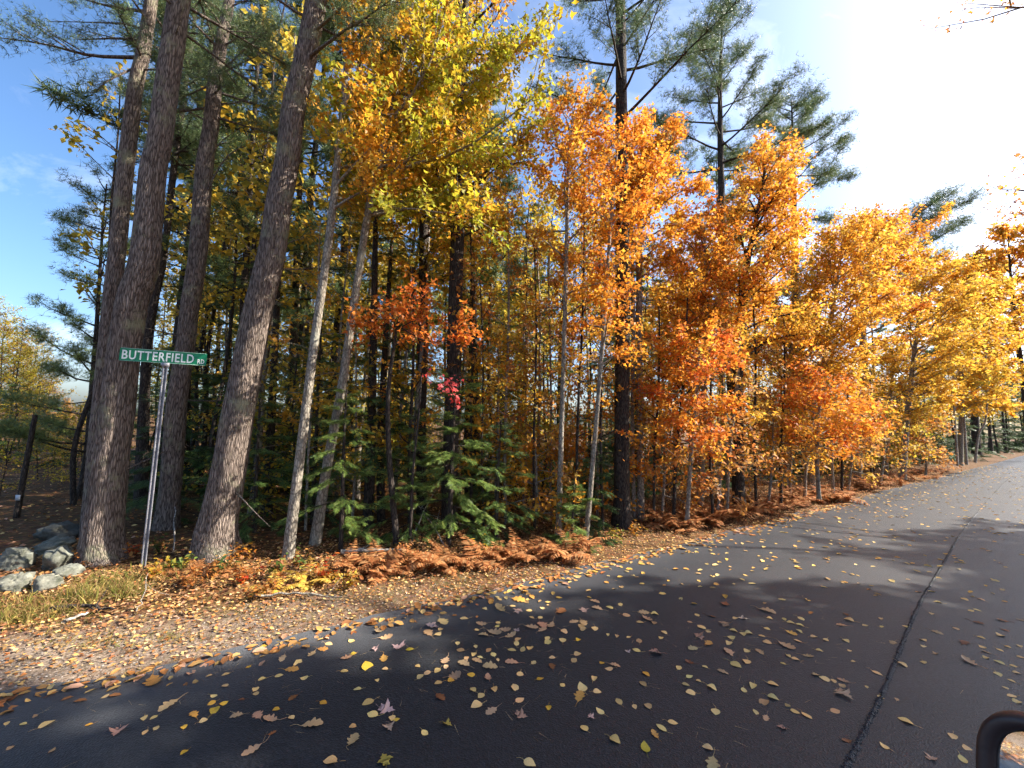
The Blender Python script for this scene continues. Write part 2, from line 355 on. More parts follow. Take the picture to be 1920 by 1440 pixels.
# rough paving seam: ragged band of coarse tar along the lane joint
mb = MB(); sq = np.concatenate([np.linspace(-9, -1, 80), np.linspace(-.98, 9, 1300), np.linspace(9.1, 26, 300)]); sc_ = seam_l(sq)
hw = (.007 + .004 * np.sin(sq * 9) * np.sin(sq * 23 + 1) + .014 * rng.random(len(sq))) * np.clip(1.1 - sq / 24, .12, 1)
rows = []
for k, (off, dz) in enumerate(((-1, .001), (-.4, .006), (.1, .009), (.5, .003), (1, .001))):
    lt = sc_ + off * hw + rng.normal(0, .004, len(sq)); rows.append(np.column_stack([world(sq, lt), road_z(sq, lt) + dz + .003 * rng.random(len(sq)) * (abs(off) < 1)]))
V = np.stack(rows, 0); a_, b_ = V.shape[:2]; i = np.arange(a_ - 1)[:, None] * b_; j = np.arange(b_ - 1)[None]
mb.add(V.reshape(-1, 3), np.stack([i + j, i + j + 1, i + b_ + j + 1, i + b_ + j], -1).reshape(-1, 4))
mb.build('paving_seam', asphalt('seam_tar', (.0056, .0059, .0070), .3, 3.4, .66, 1.2), road)

# ------------------------------------------------------------------ trees
GREENYEL = [(.42, .40, .03), (.52, .42, .03), (.30, .33, .03), (.60, .40, .03), (.46, .44, .05), (.62, .26, .03)]
ORANGE = [(.76, .32, .035), (.78, .38, .045), (.70, .22, .03), (.80, .47, .06), (.74, .28, .04)]
GOLD = [(.76, .42, .05), (.74, .33, .03), (.66, .32, .04), (.80, .50, .07), (.62, .42, .06)]
RED = [(.66, .13, .03), (.72, .20, .04), (.58, .07, .03), (.72, .26, .04)]
PINK = [(.72, .10, .10), (.78, .2, .2), (.62, .06, .05)]
RUST = [(.50, .20, .05), (.42, .15, .04), (.58, .28, .07), (.50, .30, .10)]
YELL = [(.62, .46, .06), (.66, .42, .05), (.46, .40, .06), (.56, .34, .04)]
PINEG = [(.125, .19, .075), (.16, .22, .085), (.10, .155, .07), (.20, .24, .085)]
HEMG = [(.065, .13, .035), (.09, .16, .04), (.05, .10, .03), (.12, .18, .05)]
HEMB = [(.13, .21, .045), (.17, .25, .05), (.10, .16, .035), (.22, .27, .06)]

def pick(rg, pal, n, jit=.16):
    pal = np.array(pal); c = pal[rg.integers(0, len(pal), n)]
    return np.clip(c * (1 + rg.normal(0, jit, (n, 1))), .005, .9)
def rand_dir(rg, n):
    return norm(rg.normal(size=(n, 3)))
def trunk_pts(path, Y, nring):
    P = np.array([T(px, py, Y) for px, py, w_ in path]); W = np.array([w_ for *_, w_ in path], float)
    r = np.array([.5 * w_ * ((p - CAMP) @ _F) / FPX * p[1] / math.hypot(p[0], p[1]) for p, w_ in zip(P, W)])   # a round stem off axis looks wider
    P[0][2] -= .12
    Q = spline(np.column_stack([P, r]), nring); return Q[:, :3], np.maximum(Q[:, 3], .004)
def bark_relief(seed, amp, flare=0.0, kk=26, fl=8.0):
    rg = np.random.default_rng(seed); ph = rg.uniform(0, 6.28, 12)
    def fn(i, a, r):
        i = i[:, None].astype(float); a = a[None]
        w1 = np.sin(a * 3 + ph[0] + .5 * np.sin(i * .07 + ph[1])) * .5 + np.sin(a * 5 + ph[2] + i * .013) * .3
        fur = np.abs(np.sin(a * kk / 2 + ph[3] + 1.6 * np.sin(i * .11 + ph[4]) + .9 * np.sin(i * .37 + a * 2 + ph[5])))
        bl = np.sin(i * .21 + a * 1.0 + ph[6]) * np.sin(i * .053 + a * 2 + ph[7])
        out = r[:, None] * amp * (w1 * .8 + fur * 1.0 + bl * .7 - .6)
        if flare:
            out = out + r[:, None] * flare * np.exp(-i / fl) * (.35 + .65 * np.maximum(0, np.sin(a * 2.5 + ph[8])))
        return out
    return fn

def limb(rg, p0, d, ln, n=6, up=.0, wig=.10):
    P = [np.array(p0, float)]; d = np.array(d, float)
    for k in range(n - 1):
        d = d + rg.normal(0, wig, 3) + np.array([0, 0, up]); d /= np.linalg.norm(d); P.append(P[-1] + d * ln / (n - 1))
    return np.array(P)
def along(P, t):
    u = t * (len(P) - 1); i = np.minimum(u.astype(int), len(P) - 2); fr = (u - i)[:, None]; return P[i] * (1 - fr) + P[i + 1] * fr

def leaves_on(rg, segs, n, size, pal, tmpl, mb, jit=.07, flat=.9, droop=.3):
    """segs: list of (polyline, weight)"""
    wts = np.array([s_[1] for s_ in segs]); wts = wts / wts.sum()
    cnt = rg.multinomial(n, wts); P = []; D = []; Cc = []
    pala = np.array(pal)
    for (pl, _), c in zip(segs, cnt):
        if c == 0: continue
        t = rg.random(c) ** .8; p_ = along(pl, t); P.append(p_ + rg.normal(0, jit, (c, 3)))
        dd = pl[-1] - pl[0]; D.append(np.repeat(norm(dd)[None], c, 0))
        base = pala[rg.integers(0, len(pala))]           # a twig tends to one hue
        own = pala[rg.integers(0, len(pala), c)]; k = rg.random((c, 1)) * .75
        Cc.append(base * (1 - k) + own * k)
    P = np.concatenate(P); D = np.concatenate(D); Cc = np.concatenate(Cc); N = len(P)
    d = norm(D * .5 + rg.normal(0, .6, (N, 3)) + np.array([0, 0, -droop])); nn = norm(np.array([0, 0, flat]) + rg.normal(0, .55, (N, 3)))
    Cc = np.clip(Cc * (1 + rg.normal(0, .15, (N, 1))), .004, .9)
    scatter(mb, *tmpl, P, d, nn, size * rg.uniform(.6, 1.2, N), Cc)

def decid(name, label, path, Y, pal, group=None, t0=.35, nb=34, Lm=1.5, prof=None, el=(15, 50), nl=14000, leaf=.070, tmpl=MAPLE, bias=(0, 0, 0),
          seed=1, bark=GREYBARK, limbs=(), cat='tree', relief=.05, sides=10, ring=44, jit=.07, build=True, world_path=None, nsec=6, wlimbs=()):
    rg = np.random.default_rng(seed)
    if world_path is not None:
        Q = spline(np.array(world_path), ring); P, r = Q[:, :3], Q[:, 3]
    else: P, r = trunk_pts(path, Y, ring)
    base = P[0] + np.array([0, 0, .12]); tb = MB(); tube(tb, P, r, sides, relief=bark_relief(seed, relief, .3, fl=ring * .03))
    bb = MB(); segs = []; bias = np.array(bias, float)
    prims = []
    ht = np.linalg.norm(np.diff(P, axis=0), axis=1).sum()
    for k in range(nb):
        t = t0 + (1 - t0) * ((k + rg.random()) / nb) ** .9; q = along(P, np.array([t * .999]))[0]; rq = np.interp(t, np.linspace(0, 1, len(r)), r)
        az = k * 2.399 + rg.normal(0, .4); e_ = R(el[0] + (el[1] - el[0]) * t + rg.normal(0, 9))
        u = (t - t0) / (1 - t0); pf = prof(u) if prof else math.sin(math.pi * (.18 + .74 * u)) ** .8
        ln = Lm * pf * rg.uniform(.6, 1.15)
        d = np.array([math.cos(az) * math.cos(e_), math.sin(az) * math.cos(e_), math.sin(e_)]) + bias
        ln *= np.clip(np.linalg.norm(d), .5, 1.5)
        if ln > .12: prims.append((limb(rg, q, norm(d), ln, 6, -.02), min(rq * .55, .012 + .012 * ln)))
    for pxs, r0 in limbs:
        lp = spline([T(a, b, Y + dy) for a, b, dy in pxs], 8); prims.append((lp, r0))
    for pts_, r0 in wlimbs: prims.append((spline(pts_, 16), r0))
    for pl, r0 in prims:
        tube(bb, pl, np.linspace(r0, .003, len(pl)), 5); ln = np.linalg.norm(pl[-1] - pl[0])
        segs.append((pl[len(pl) // 2:], ln * .5))
        for s_ in range(max(2, int(nsec * min(1.6, ln)))):
            t = rg.uniform(.2, .95); q = along(pl, np.array([t]))[0]; dd = norm(pl[-1] - pl[0])
            sd_ = np.cross(dd, [0, 0, 1.0]) * rg.choice([-1, 1]); d = norm(dd * .6 + sd_ * rg.uniform(.4, 1) + np.array([0, 0, rg.normal(.12, .3)]))
            sl_ = (.25 + .45 * ln * (1 - t * .6)) * rg.uniform(.5, 1.1); q2 = limb(rg, q, d, sl_, 4, -.03, .14)
            tube(bb, q2, np.linspace(max(.004, r0 * .35), .002, 4), 3); segs.append((q2, sl_))
    lb = MB(); leaves_on(rg, segs, nl, leaf, pal, tmpl, lb, jit)
    root = empty(name, base); tag(root, label, cat, group)
    tb.build('trunk', bark, root, True, shift=base); bb.build('branches', bark, root, True, kind='stuff', shift=base); lb.build('crown', LEAF, root, kind='stuff', shift=base)
    return root

def pine(name, label, path, Y, pal=PINEG, group=None, t0=.5, nb=40, Lm=1.8, prof=None, nt=9000, tuft=.105, tmpl=TUFT, seed=1, bark=PINEBARK, limbs=(), bare=(), el=(-5, 30),
         sides=14, ring=70, relief=.05, flare=.6, world_path=None, dead=8, bias=(0, 0, 0), cat='pine tree', kk=26, tufty=.06):
    rg = np.random.default_rng(seed)
    if world_path is not None:
        Q = spline(np.array(world_path), ring); P, r = Q[:, :3], Q[:, 3]
    else: P, r = trunk_pts(path, Y, ring)
    base = P[0] + np.array([0, 0, .12]); tb = MB(); tube(tb, P, r, sides, relief=bark_relief(seed, relief, flare, kk))
    bb = MB(); segs = []; prims = []; bias = np.array(bias, float)
    for k in range(nb):
        u = (k + rg.random()) / nb; t = t0 + (1 - t0) * u * .995; q = along(P, np.array([t]))[0]
        az = k * 2.399 + rg.normal(0, .5); e_ = R(el[0] + (el[1] - el[0]) * u + rg.normal(0, 7)); pf = prof(u) if prof else (1 - u) ** .6 * .85 + .15
        ln = Lm * pf * rg.uniform(.6, 1.15); d = np.array([math.cos(az) * math.cos(e_), math.sin(az) * math.cos(e_), math.sin(e_)]) + bias
        prims.append((limb(rg, q, norm(d), ln, 7, .035, .06), .008 + .011 * ln))
    for pxs, r0 in limbs:
        lp = spline([T(a, b, Y + dy) for a, b, dy in pxs], 9); prims.append((lp, r0))
    for pl, r0 in prims:
        tube(bb, pl, np.linspace(r0, .004, len(pl)), 5); ln = np.linalg.norm(pl[-1] - pl[0]); dd = norm(pl[-1] - pl[0])
        segs.append((pl[len(pl) * 2 // 3:], ln * .3))
        for s_ in range(max(3, int(8 * ln))):
            t = rg.uniform(.3, 1); q = along(pl, np.array([t * .999]))[0]; sd_ = np.cross(dd, [0, 0, 1.0]) * rg.choice([-1, 1])
            d = norm(dd * .9 + sd_ * rg.uniform(.3, .9) + np.array([0, 0, rg.uniform(0, .4)])); sl_ = (.15 + .28 * ln * (1.15 - t)) * rg.uniform(.6, 1.2)
            q2 = limb(rg, q, d, sl_, 3, .05, .1); tube(bb, q2, np.linspace(max(.004, r0 * .3), .0025, 3), 3); segs.append((q2, sl_))
    for k in range(dead):                # dry stubs below the crown
        t = rg.uniform(.12, max(.2, t0)); q = along(P, np.array([t]))[0]; az = rg.uniform(0, 6.28); e_ = R(rg.uniform(-10, 25))
        pl = limb(rg, q, [math.cos(az) * math.cos(e_), math.sin(az) * math.cos(e_), math.sin(e_)], rg.uniform(.25, 1.0), 5, .0, .13); tube(bb, pl, np.linspace(.014, .003, 5), 4)
    for pxs, r0 in bare:
        pl = spline([T(a, b, Y + dy) for a, b, dy in pxs], 9); tube(bb, pl, np.linspace(r0, .003, 9), 5)
        for s_ in range(7):
            t = rg.uniform(.3, .95); q = along(pl, np.array([t]))[0]; d = norm(norm(pl[-1] - pl[0]) + rg.normal(0, .5, 3)); q2 = limb(rg, q, d, rg.uniform(.1, .4), 4, 0, .15)
            tube(bb, q2, np.linspace(.005, .0015, 4), 3)
    lb = MB(); wts = np.array([s_[1] for s_ in segs]); cnt = rg.multinomial(nt, wts / wts.sum()); PP = []; DD = []
    for (pl, _), c in zip(segs, cnt):
        if c: PP.append(along(pl, (1 - rg.random(c) ** 1.6 * .9) * .999) + rg.normal(0, tufty, (c, 3))); DD.append(np.repeat(norm(pl[-1] - pl[0])[None], c, 0))
    PP = np.concatenate(PP); DD = np.concatenate(DD); N = len(PP)
    d = norm(DD * .8 + rg.normal(0, .45, (N, 3)) + np.array([0, 0, .25])); scatter(lb, *tmpl, PP, d, rand_dir(rg, N), tuft * rg.uniform(.7, 1.2, N), pick(rg, pal, N))
    root = empty(name, base); tag(root, label, cat, group)
    tb.build('trunk', bark, root, True, shift=base); bb.build('branches', bark, root, True, kind='stuff', shift=base); lb.build('crown', NEEDLE, root, kind='stuff', shift=base)
    return root

def hemlock(name, label, path, Y, pal=HEMG, group=None, t0=.08, nb=46, Lm=1.2, ns=5200, spray=.11, seed=1, world_path=None, prof=None, cat='hemlock', bias=(0, 0, 0), bark=DARKBARK, el=(-14, 20)):
    rg = np.random.default_rng(seed)
    if world_path is not None:
        Q = spline(np.array(world_path), 30); P, r = Q[:, :3], Q[:, 3]
    else: P, r = trunk_pts(path, Y, 30)
    base = P[0] + np.array([0, 0, .12]); tb = MB(); tube(tb, P, r, 9, relief=bark_relief(seed, .05, .3)); bb = MB(); segs = []; bias = np.array(bias, float)
    for k in range(nb):
        u = (k + rg.random()) / nb; t = t0 + (1 - t0) * u * .99; q = along(P, np.array([t]))[0]; az = k * 2.399 + rg.normal(0, .5); e_ = R(el[0] + (el[1] - el[0]) * u + rg.normal(0, 7))
        ln = Lm * (prof(u) if prof else (1 - u) ** .8 + .1) * rg.uniform(.55, 1.2); d = np.array([math.cos(az) * math.cos(e_), math.sin(az) * math.cos(e_), math.sin(e_)]) + bias
        pl = limb(rg, q, norm(d), ln, 7, -.035, .07); tube(bb, pl, np.linspace(.004 + .006 * ln, .002, 7), 4); dd = norm(pl[-1] - pl[0]); segs.append((pl[2:], ln * .7))
        for s_ in range(max(3, int(9 * ln))):
            tt = rg.uniform(.15, .97); q = along(pl, np.array([tt]))[0]; sd_ = np.cross(dd, [0, 0, 1.0]) * rg.choice([-1, 1]); d = norm(dd * .8 + sd_ * rg.uniform(.5, 1) + np.array([0, 0, rg.normal(-.05, .1)]))
            sl_ = (.12 + .42 * ln * (1.1 - tt)) * rg.uniform(.6, 1.1); q2 = limb(rg, q, d, sl_, 3, -.04, .08); tube(bb, q2, np.linspace(.004, .0015, 3), 3); segs.append((q2, sl_))
    lb = MB(); wts = np.array([s_[1] for s_ in segs]); cnt = rg.multinomial(ns, wts / wts.sum()); PP = []; DD = []
    for (pl, _), c in zip(segs, cnt):
        if c: PP.append(along(pl, rg.random(c) * .98) + rg.normal(0, .012, (c, 3))); DD.append(np.repeat(norm(pl[-1] - pl[0])[None], c, 0))
    PP = np.concatenate(PP); DD = np.concatenate(DD); N = len(PP); up = np.repeat(np.array([[0, 0, 1.0]]), N, 0)
    side = norm(np.cross(DD, up)) * rg.choice([-1, 1], (N, 1)); d = norm(DD + side * rg.uniform(.1, 1.0, (N, 1)) + np.array([0, 0, -.12]) + rg.normal(0, .08, (N, 3)))
    scatter(lb, *SPRAY, PP, d, up + rg.normal(0, .42, (N, 3)), spray * rg.uniform(.6, 1.2, N), pick(rg, pal, N))
    root = empty(name, base); tag(root, label, cat, group)
    tb.build('trunk', bark, root, True, shift=base); bb.build('branches', bark, root, True, kind='stuff', shift=base); lb.build('crown', NEEDLE, root, kind='stuff', shift=base)
    return root

PG = 'tall white pines at the left of the wood'
topprof = lambda u: .45 + .55 * math.sin(math.pi * min(1, .2 + u * .8))
pine('pine_tree', 'thick grey pine trunk directly behind the green street sign', [(189, 1042, 92), (193, 993, 79), (205, 893, 71), (217, 793, 69), (232, 660, 66), (250, 560, 64), (272, 480, 60), (286, 330, 54), (301, 250, 50), (322, 100, 48), (336, 0, 45), (356, -150, 42), (380, -420, 34), (400, -800, 20)], 4.75, group=PG,
     t0=.72, nb=20, Lm=1.9, nt=3800, tufty=.07, seed=21, sides=72, ring=260, relief=.045, flare=.6, dead=3, kk=34, el=(-5, 25))
pine('pine_tree', 'leaning grey pine trunk with pale roots right of the street sign', [(402, 1040, 96), (406, 1010, 84), (413, 960, 73), (428, 893, 68), (445, 793, 63), (463, 693, 60), (490, 560, 55), (509, 480, 53), (521, 400, 50), (539, 300, 47), (552, 200, 45), (576, 100, 42), (593, 0, 40), (622, -150, 38), (680, -480, 30), (720, -850, 18)], 4.9, group=PG,
     t0=.72, nb=20, Lm=1.8, nt=4500, seed=22, sides=72, ring=260, relief=.05, flare=.8, dead=2, kk=34, el=(-5, 25))
pine('pine_tree', 'second pine trunk rising behind the leftmost thick pine against blue sky', [(168, 1020, 46), (172, 990, 42), (187, 800, 38), (205, 600, 36), (220, 470, 35), (232, 350, 35), (243, 250, 34), (255, 160, 31), (270, 90, 29), (283, 0, 27), (300, -150, 24), (325, -450, 15)], 5.7, group=PG,
     t0=.66, nb=16, Lm=1.5, nt=2700, tufty=.08, seed=23, sides=32, ring=160, relief=.05, dead=3, bias=(-.15, 0, 0),
     limbs=[([(258, 108, 0), (170, 104, -.1), (80, 82, -.2), (-40, 66, -.3)], .03), ([(272, 22, 0), (190, 8, .2), (90, -25, .3)], .028), ([(250, 128, 0), (205, 150, -.3), (175, 175, -.5)], .018)],
     bare=[([(265, 55, 0), (235, 45, 0), (170, 42, 0), (95, 40, 0)], .02), ([(232, 300, 0), (205, 275, 0), (155, 250, 0)], .012), ([(262, 78, 0), (210, 70, .1), (110, 45, .1)], .014)])
pine('pine_tree', 'knotty pine trunk with bare snags between the two thickest pines', [(312, 1012, 52), (315, 960, 45), (321, 900, 42), (332, 760, 41), (346, 660, 38), (354, 593, 37), (371, 480, 37), (382, 330, 35), (396, 230, 32), (404, 150, 28), (417, 70, 24), (430, 0, 21), (446, -120, 18), (465, -330, 12)], 6.2, group=PG,
     t0=.62, nb=24, Lm=1.5, nt=5000, seed=24, sides=32, ring=160, relief=.06, dead=5, bias=(.12, 0, 0),
     bare=[([(400, 150, 0), (440, 125, 0), (525, 85, -.2)], .018), ([(384, 320, 0), (410, 270, -.1), (460, 235, -.2)], .014), ([(395, 230, 0), (365, 215, 0), (335, 195, 0)], .02), ([(415, 195, 0), (445, 192, 0), (470, 175, 0)], .018), ([(402, 140, 0), (370, 145, 0), (340, 138, 0)], .016), ([(428, 55, 0), (455, 45, 0), (445, 25, 0)], .014), ([(383, 370, 0), (430, 290, -.2), (520, 255, -.3)], .014)])
pine('pine_tree', 'slim dark pine trunk half hidden behind the sign post', [(262, 1010, 26), (268, 800, 21), (277, 650, 19), (290, 560, 18), (307, 480, 15), (322, 350, 14), (331, 280, 14), (345, 180, 11), (362, 60, 8), (375, -60, 5)], 7.6, group=PG, bark=DARKBARK,
     t0=.62, nb=30, Lm=1.3, nt=4500, seed=25, sides=14, ring=70, dead=14)
pine('pine_tree', 'small layered pine with open branches standing against the sky at far left', [(126, 992, 24), (140, 960, 17), (155, 900, 14), (165, 830, 13), (172, 730, 12), (181, 620, 10), (188, 500, 7), (193, 420, 5), (200, 345, 3)], 8.0, bark=DARKBARK,
     pal=[(.18, .24, .07), (.24, .28, .08), (.13, .19, .08)], t0=.34, nb=46, Lm=1.5, nt=7000, tuft=.125, seed=26, bias=(-.25, 0, 0), dead=3, sides=10, prof=lambda u: .95 - .65 * u, el=(2, 26))
# pines further along the edge
pine('pine_tree', 'tall dark straight pine trunk standing alone at the middle of the wood edge', [(1166, 985, 32), (1166, 900, 29), (1167, 700, 28), (1167, 500, 27), (1166, 300, 24), (1165, 150, 21), (1163, 0, 18), (1161, -150, 13), (1160, -330, 6)], 7.0, bark=DARKBARK,
     t0=.53, nb=36, Lm=2.0, nt=12000, seed=27, sides=24, ring=120, dead=10, pal=[(.13, .20, .08), (.17, .24, .10), (.10, .16, .075)], el=(-8, 30))
pine('pine_tree', 'blue green pine crown with pointed top above the orange maples', [(1385, 935, 24), (1372, 700, 20), (1358, 500, 17), (1352, 330, 13), (1350, 200, 9), (1352, 90, 5), (1356, 18, 2)], 13, bark=DARKBARK,
     t0=.50, nb=40, Lm=3.0, nt=13000, tuft=.16, tufty=.09, seed=28, dead=6, el=(8, 48), prof=lambda u: 1.0 - .8 * u)
pine('pine_tree', 'rounded pine crown at the edge of the bright sky right of the pointed pine', [(1500, 910, 22), (1495, 700, 18), (1490, 480, 14), (1488, 330, 9), (1486, 240, 5), (1484, 190, 2)], 16, bark=DARKBARK,
     t0=.48, nb=36, Lm=2.8, nt=10000, tuft=.18, tufty=.1, seed=29, dead=4, el=(0, 35), bias=(.22, 0, 0), prof=lambda u: (.9 - .6 * u))
pine('pine_tree', 'wind swept pine with limbs streaming right against the white sky', [(1625, 880, 20), (1620, 700, 16), (1618, 560, 12), (1632, 470, 9), (1650, 425, 5)], 20, bark=DARKBARK,
     t0=.6, nb=20, Lm=2.0, nt=7000, tuft=.22, tufty=.17, seed=30, dead=2, limbs=[([(1625, 500, 0), (1680, 450, 0), (1760, 405, 0), (1828, 372, 0)], .05), ([(1630, 480, 0), (1690, 425, 0), (1745, 385, 0), (1790, 362, 0)], .04), ([(1622, 525, 0), (1700, 480, 0), (1770, 440, 0), (1815, 412, 0)], .05), ([(1622, 560, 0), (1690, 520, 0), (1780, 470, 0)], .05), ([(1620, 580, 0), (1700, 545, 0), (1800, 500, 0)], .05)], el=(20, 40), bias=(.6, 0, .1))
pine('pine_tree', 'dark green pine behind the golden trees at the far bend', [(1830, 850, 16), (1825, 700, 13), (1822, 560, 8), (1822, 490, 3)], 32, bark=DARKBARK, t0=.4, nb=40, Lm=3.4, nt=7000, tuft=.36, seed=31, dead=3, tmpl=TUFT_S)

# roadside maples and saplings
MG = 'autumn maples along the wood edge'
decid('maple_tree', 'pale barked forking maple with yellow green crown right of the leaning pine', [(590, 1012, 22), (612, 880, 19), (640, 730, 17), (665, 560, 15), (690, 400, 14), (706, 325, 13), (735, 200, 11), (765, 60, 9), (790, -100, 7), (805, -260, 4)], 5.5, GREENYEL, MG,
      t0=.42, nb=40, Lm=1.5, nl=13500, seed=41, bias=(.35, .15, 0), ring=90, sides=18, leaf=.080, limbs=[([(700, 350, 0), (770, 310, -.2), (860, 285, -.4), (960, 215, -.6), (1040, 150, -.7)], .03), ([(725, 235, 0), (790, 150, -.3), (830, 40, -.5), (850, -80, -.6)], .028), ([(715, 290, 0), (800, 230, .3), (930, 120, .5), (1030, 50, .6)], .024), ([(690, 400, 0), (760, 390, -.4), (850, 400, -.7), (930, 380, -.9)], .016)])
decid('maple_tree', 'slender pale trunk with orange and yellow leaves beside the leaning pine', [(538, 1050, 23), (562, 860, 19), (590, 640, 17), (620, 420, 15), (640, 230, 12), (655, 60, 10), (668, -120, 6)], 5.0, GOLD + ORANGE[:2] + GREENYEL[:2], MG,
      t0=.50, nb=24, Lm=1.0, nl=7000, seed=42, ring=90, sides=18, bias=(.55, .35, 0))
decid('maple_tree', 'mixed orange and yellow maple behind the yellow green maple', [(792, 985, 20), (790, 800, 19), (793, 600, 18), (795, 400, 16), (800, 200, 12), (810, 20, 7)], 7.2, GOLD + ORANGE[:2] + GREENYEL[:4], MG, t0=.45, nb=36, Lm=1.7, nl=10000, seed=43, bark=DARKBARK)
decid('maple_tree', 'thick dark trunk with olive and gold leaves at the centre left of the wood', [(842, 1000, 32), (845, 850, 29), (852, 650, 27), (857, 450, 26), (860, 350, 24), (868, 150, 17), (875, -60, 9)], 6.6, GOLD + GREENYEL[:2], MG, t0=.5, nb=34, Lm=1.7, nl=9000, seed=44, bark=DARKBARK, sides=20, ring=90)
decid('maple_sapling', 'tall thin sapling with sparse orange leaves against the blue gap', [(1047, 1004, 12), (1053, 800, 9), (1060, 560, 8), (1066, 300, 6), (1073, 225, 3)], 6.2, ORANGE + GOLD, MG, t0=.45, nb=26, Lm=.95, nl=4200, seed=45, sides=8)
decid('maple_sapling', 'leaning thin sapling beside the lone dark pine trunk', [(1097, 1012, 11), (1113, 850, 9), (1130, 640, 8), (1145, 420, 6), (1160, 250, 3)], 6.1, ORANGE, MG, t0=.42, nb=26, Lm=1.0, nl=4800, seed=46, sides=8)
decid('maple_tree', 'bright orange maple whose crown overlaps the lone dark pine', [(1202, 985, 15), (1200, 800, 14), (1198, 600, 13), (1200, 420, 10), (1204, 350, 7), (1210, 280, 3)], 7.6, ORANGE + GOLD[:2] + GOLD[3:4], MG, t0=.42, nb=44, Lm=1.45, nl=15000, seed=47, bias=(0, -.15, 0), prof=lambda u: .95 - .55 * u)
decid('maple_tree', 'large golden orange maple below the pointed pine crown', [(1385, 950, 26), (1383, 800, 23), (1385, 640, 19), (1400, 500, 13), (1422, 390, 8), (1436, 300, 3)], 8.4, GOLD + ORANGE[:3], MG, t0=.34, nb=54, Lm=1.75, nl=18000, seed=48, bias=(.1, -.15, 0), prof=lambda u: .95 - .6 * u, bark=DARKBARK)
decid('maple_tree', 'deep red orange maple between the two brightest orange crowns', [(1310, 955, 14), (1318, 800, 12), (1322, 640, 10), (1320, 530, 7), (1322, 430, 3)], 8.0, RED[1:2] + ORANGE + GOLD[:2], MG, t0=.4, nb=36, Lm=1.15, nl=8500, seed=49, bias=(0, -.1, 0))
decid('maple_tree', 'golden maple with broad crown right of the large golden orange maple', [(1520, 922, 16), (1530, 800, 14), (1545, 680, 11), (1565, 560, 7), (1580, 450, 3)], 10.2, GOLD + ORANGE[:1], MG, t0=.34, nb=50, Lm=1.7, nl=15000, seed=50, bias=(.15, -.2, 0), leaf=.08)
decid('maple_tree', 'orange tipped tree whose top juts into the white sky', [(1608, 905, 16), (1612, 760, 14), (1620, 600, 10), (1632, 500, 6), (1640, 432, 2)], 13, GOLD + ORANGE, MG, t0=.35, nb=46, Lm=1.7, nl=13000, seed=51, leaf=.092, bias=(.1, -.2, 0))
decid('maple_tree', 'low spreading golden maple reaching toward the road bend', [(1692, 892, 15), (1700, 790, 13), (1712, 680, 10), (1725, 580, 6), (1735, 505, 2)], 14.5, GOLD + YELL[:2], MG, t0=.25, nb=50, Lm=2.2, nl=16000, seed=52, leaf=.10, bias=(.2, -.25, 0))
decid('maple_tree', 'farthest golden tree leaning over the road at right', [(1800, 868, 12), (1802, 770, 10), (1800, 660, 7), (1795, 540, 3)], 20, GOLD + YELL[:1], MG, t0=.28, nb=44, Lm=2.6, nl=14000, seed=53, leaf=.18, bias=(.2, -.2, 0), tmpl=DIAMOND)
decid('oak_tree', 'brown gold tree with dark trunk at the right edge of the picture', [(1935, 852, 17), (1925, 760, 15), (1908, 640, 12), (1897, 540, 7), (1890, 440, 3)], 27, GOLD + ORANGE[:2], None, t0=.3, nb=46, Lm=3.6, nl=14000, seed=54, leaf=.24, tmpl=DIAMOND, bark=DARKBARK)
decid('maple_tree', 'golden maple filling the gap right of the lone dark pine', [(1262, 962, 10), (1266, 820, 9), (1270, 680, 7), (1272, 560, 3)], 9.2, GOLD + ORANGE[:2], MG, t0=.3, nb=40, Lm=1.5, nl=7500, seed=55, leaf=.08, bias=(0, -.1, 0))
decid('maple_tree', 'golden maple between large golden maple and layered beech', [(1475, 930, 11), (1478, 800, 9), (1482, 680, 7), (1488, 540, 3)], 10.4, GOLD + YELL[:2], MG, t0=.28, nb=42, Lm=1.7, nl=8500, seed=56, leaf=.085, bias=(.1, -.1, 0))
decid('maple_tree', 'low yellow gold tree under the far golden crowns', [(1660, 892, 9), (1664, 820, 8), (1670, 740, 6), (1680, 660, 3)], 16, GOLD + YELL, MG, t0=.15, nb=44, Lm=2.2, nl=8000, seed=57, leaf=.11, bias=(.2, -.2, 0))
# understory
UG = 'small saplings below the maple crowns'
decid('maple_sapling', 'red maple sapling with scarlet leaves left of the big golden maple', [(1288, 962, 9), (1296, 850, 8), (1305, 740, 6), (1312, 640, 3)], 6.9, RED[:2] + ORANGE + RED[3:], UG, t0=.35, nb=24, Lm=.85, nl=5200, seed=61, sides=8, el=(0, 35))
decid('maple_sapling', 'sapling holding flat orange sprays in front of the dark hemlocks', [(745, 1000, 13), (730, 860, 11), (728, 740, 9), (740, 640, 6), (750, 585, 3)], 5.5, [(.66, .20, .03), (.60, .15, .03), (.70, .28, .04)], UG, t0=.7, nb=9, Lm=.7, nl=1150, jit=.06, seed=62, sides=8, el=(-5, 20), bark=DARKBARK,
      limbs=[([(740, 640, 0), (690, 615, -.1), (655, 605, -.2)], .012), ([(745, 610, 0), (800, 640, -.2), (850, 635, -.3), (872, 628, -.4)], .012), ([(742, 620, 0), (780, 600, .1), (830, 595, .1)], .01)])
decid('maple_sapling', 'tiny maple branch with crimson pink leaves at the dark trunk', [(770, 990, 6), (775, 880, 5), (785, 780, 4), (790, 700, 3)], 5.4, PINK, UG, t0=.95, nb=2, Lm=.12, nl=95, leaf=.06, jit=.035, seed=63, sides=6, bark=DARKBARK, limbs=[([(790, 700, 0), (820, 722, -.1), (866, 756, -.25)], .006)])
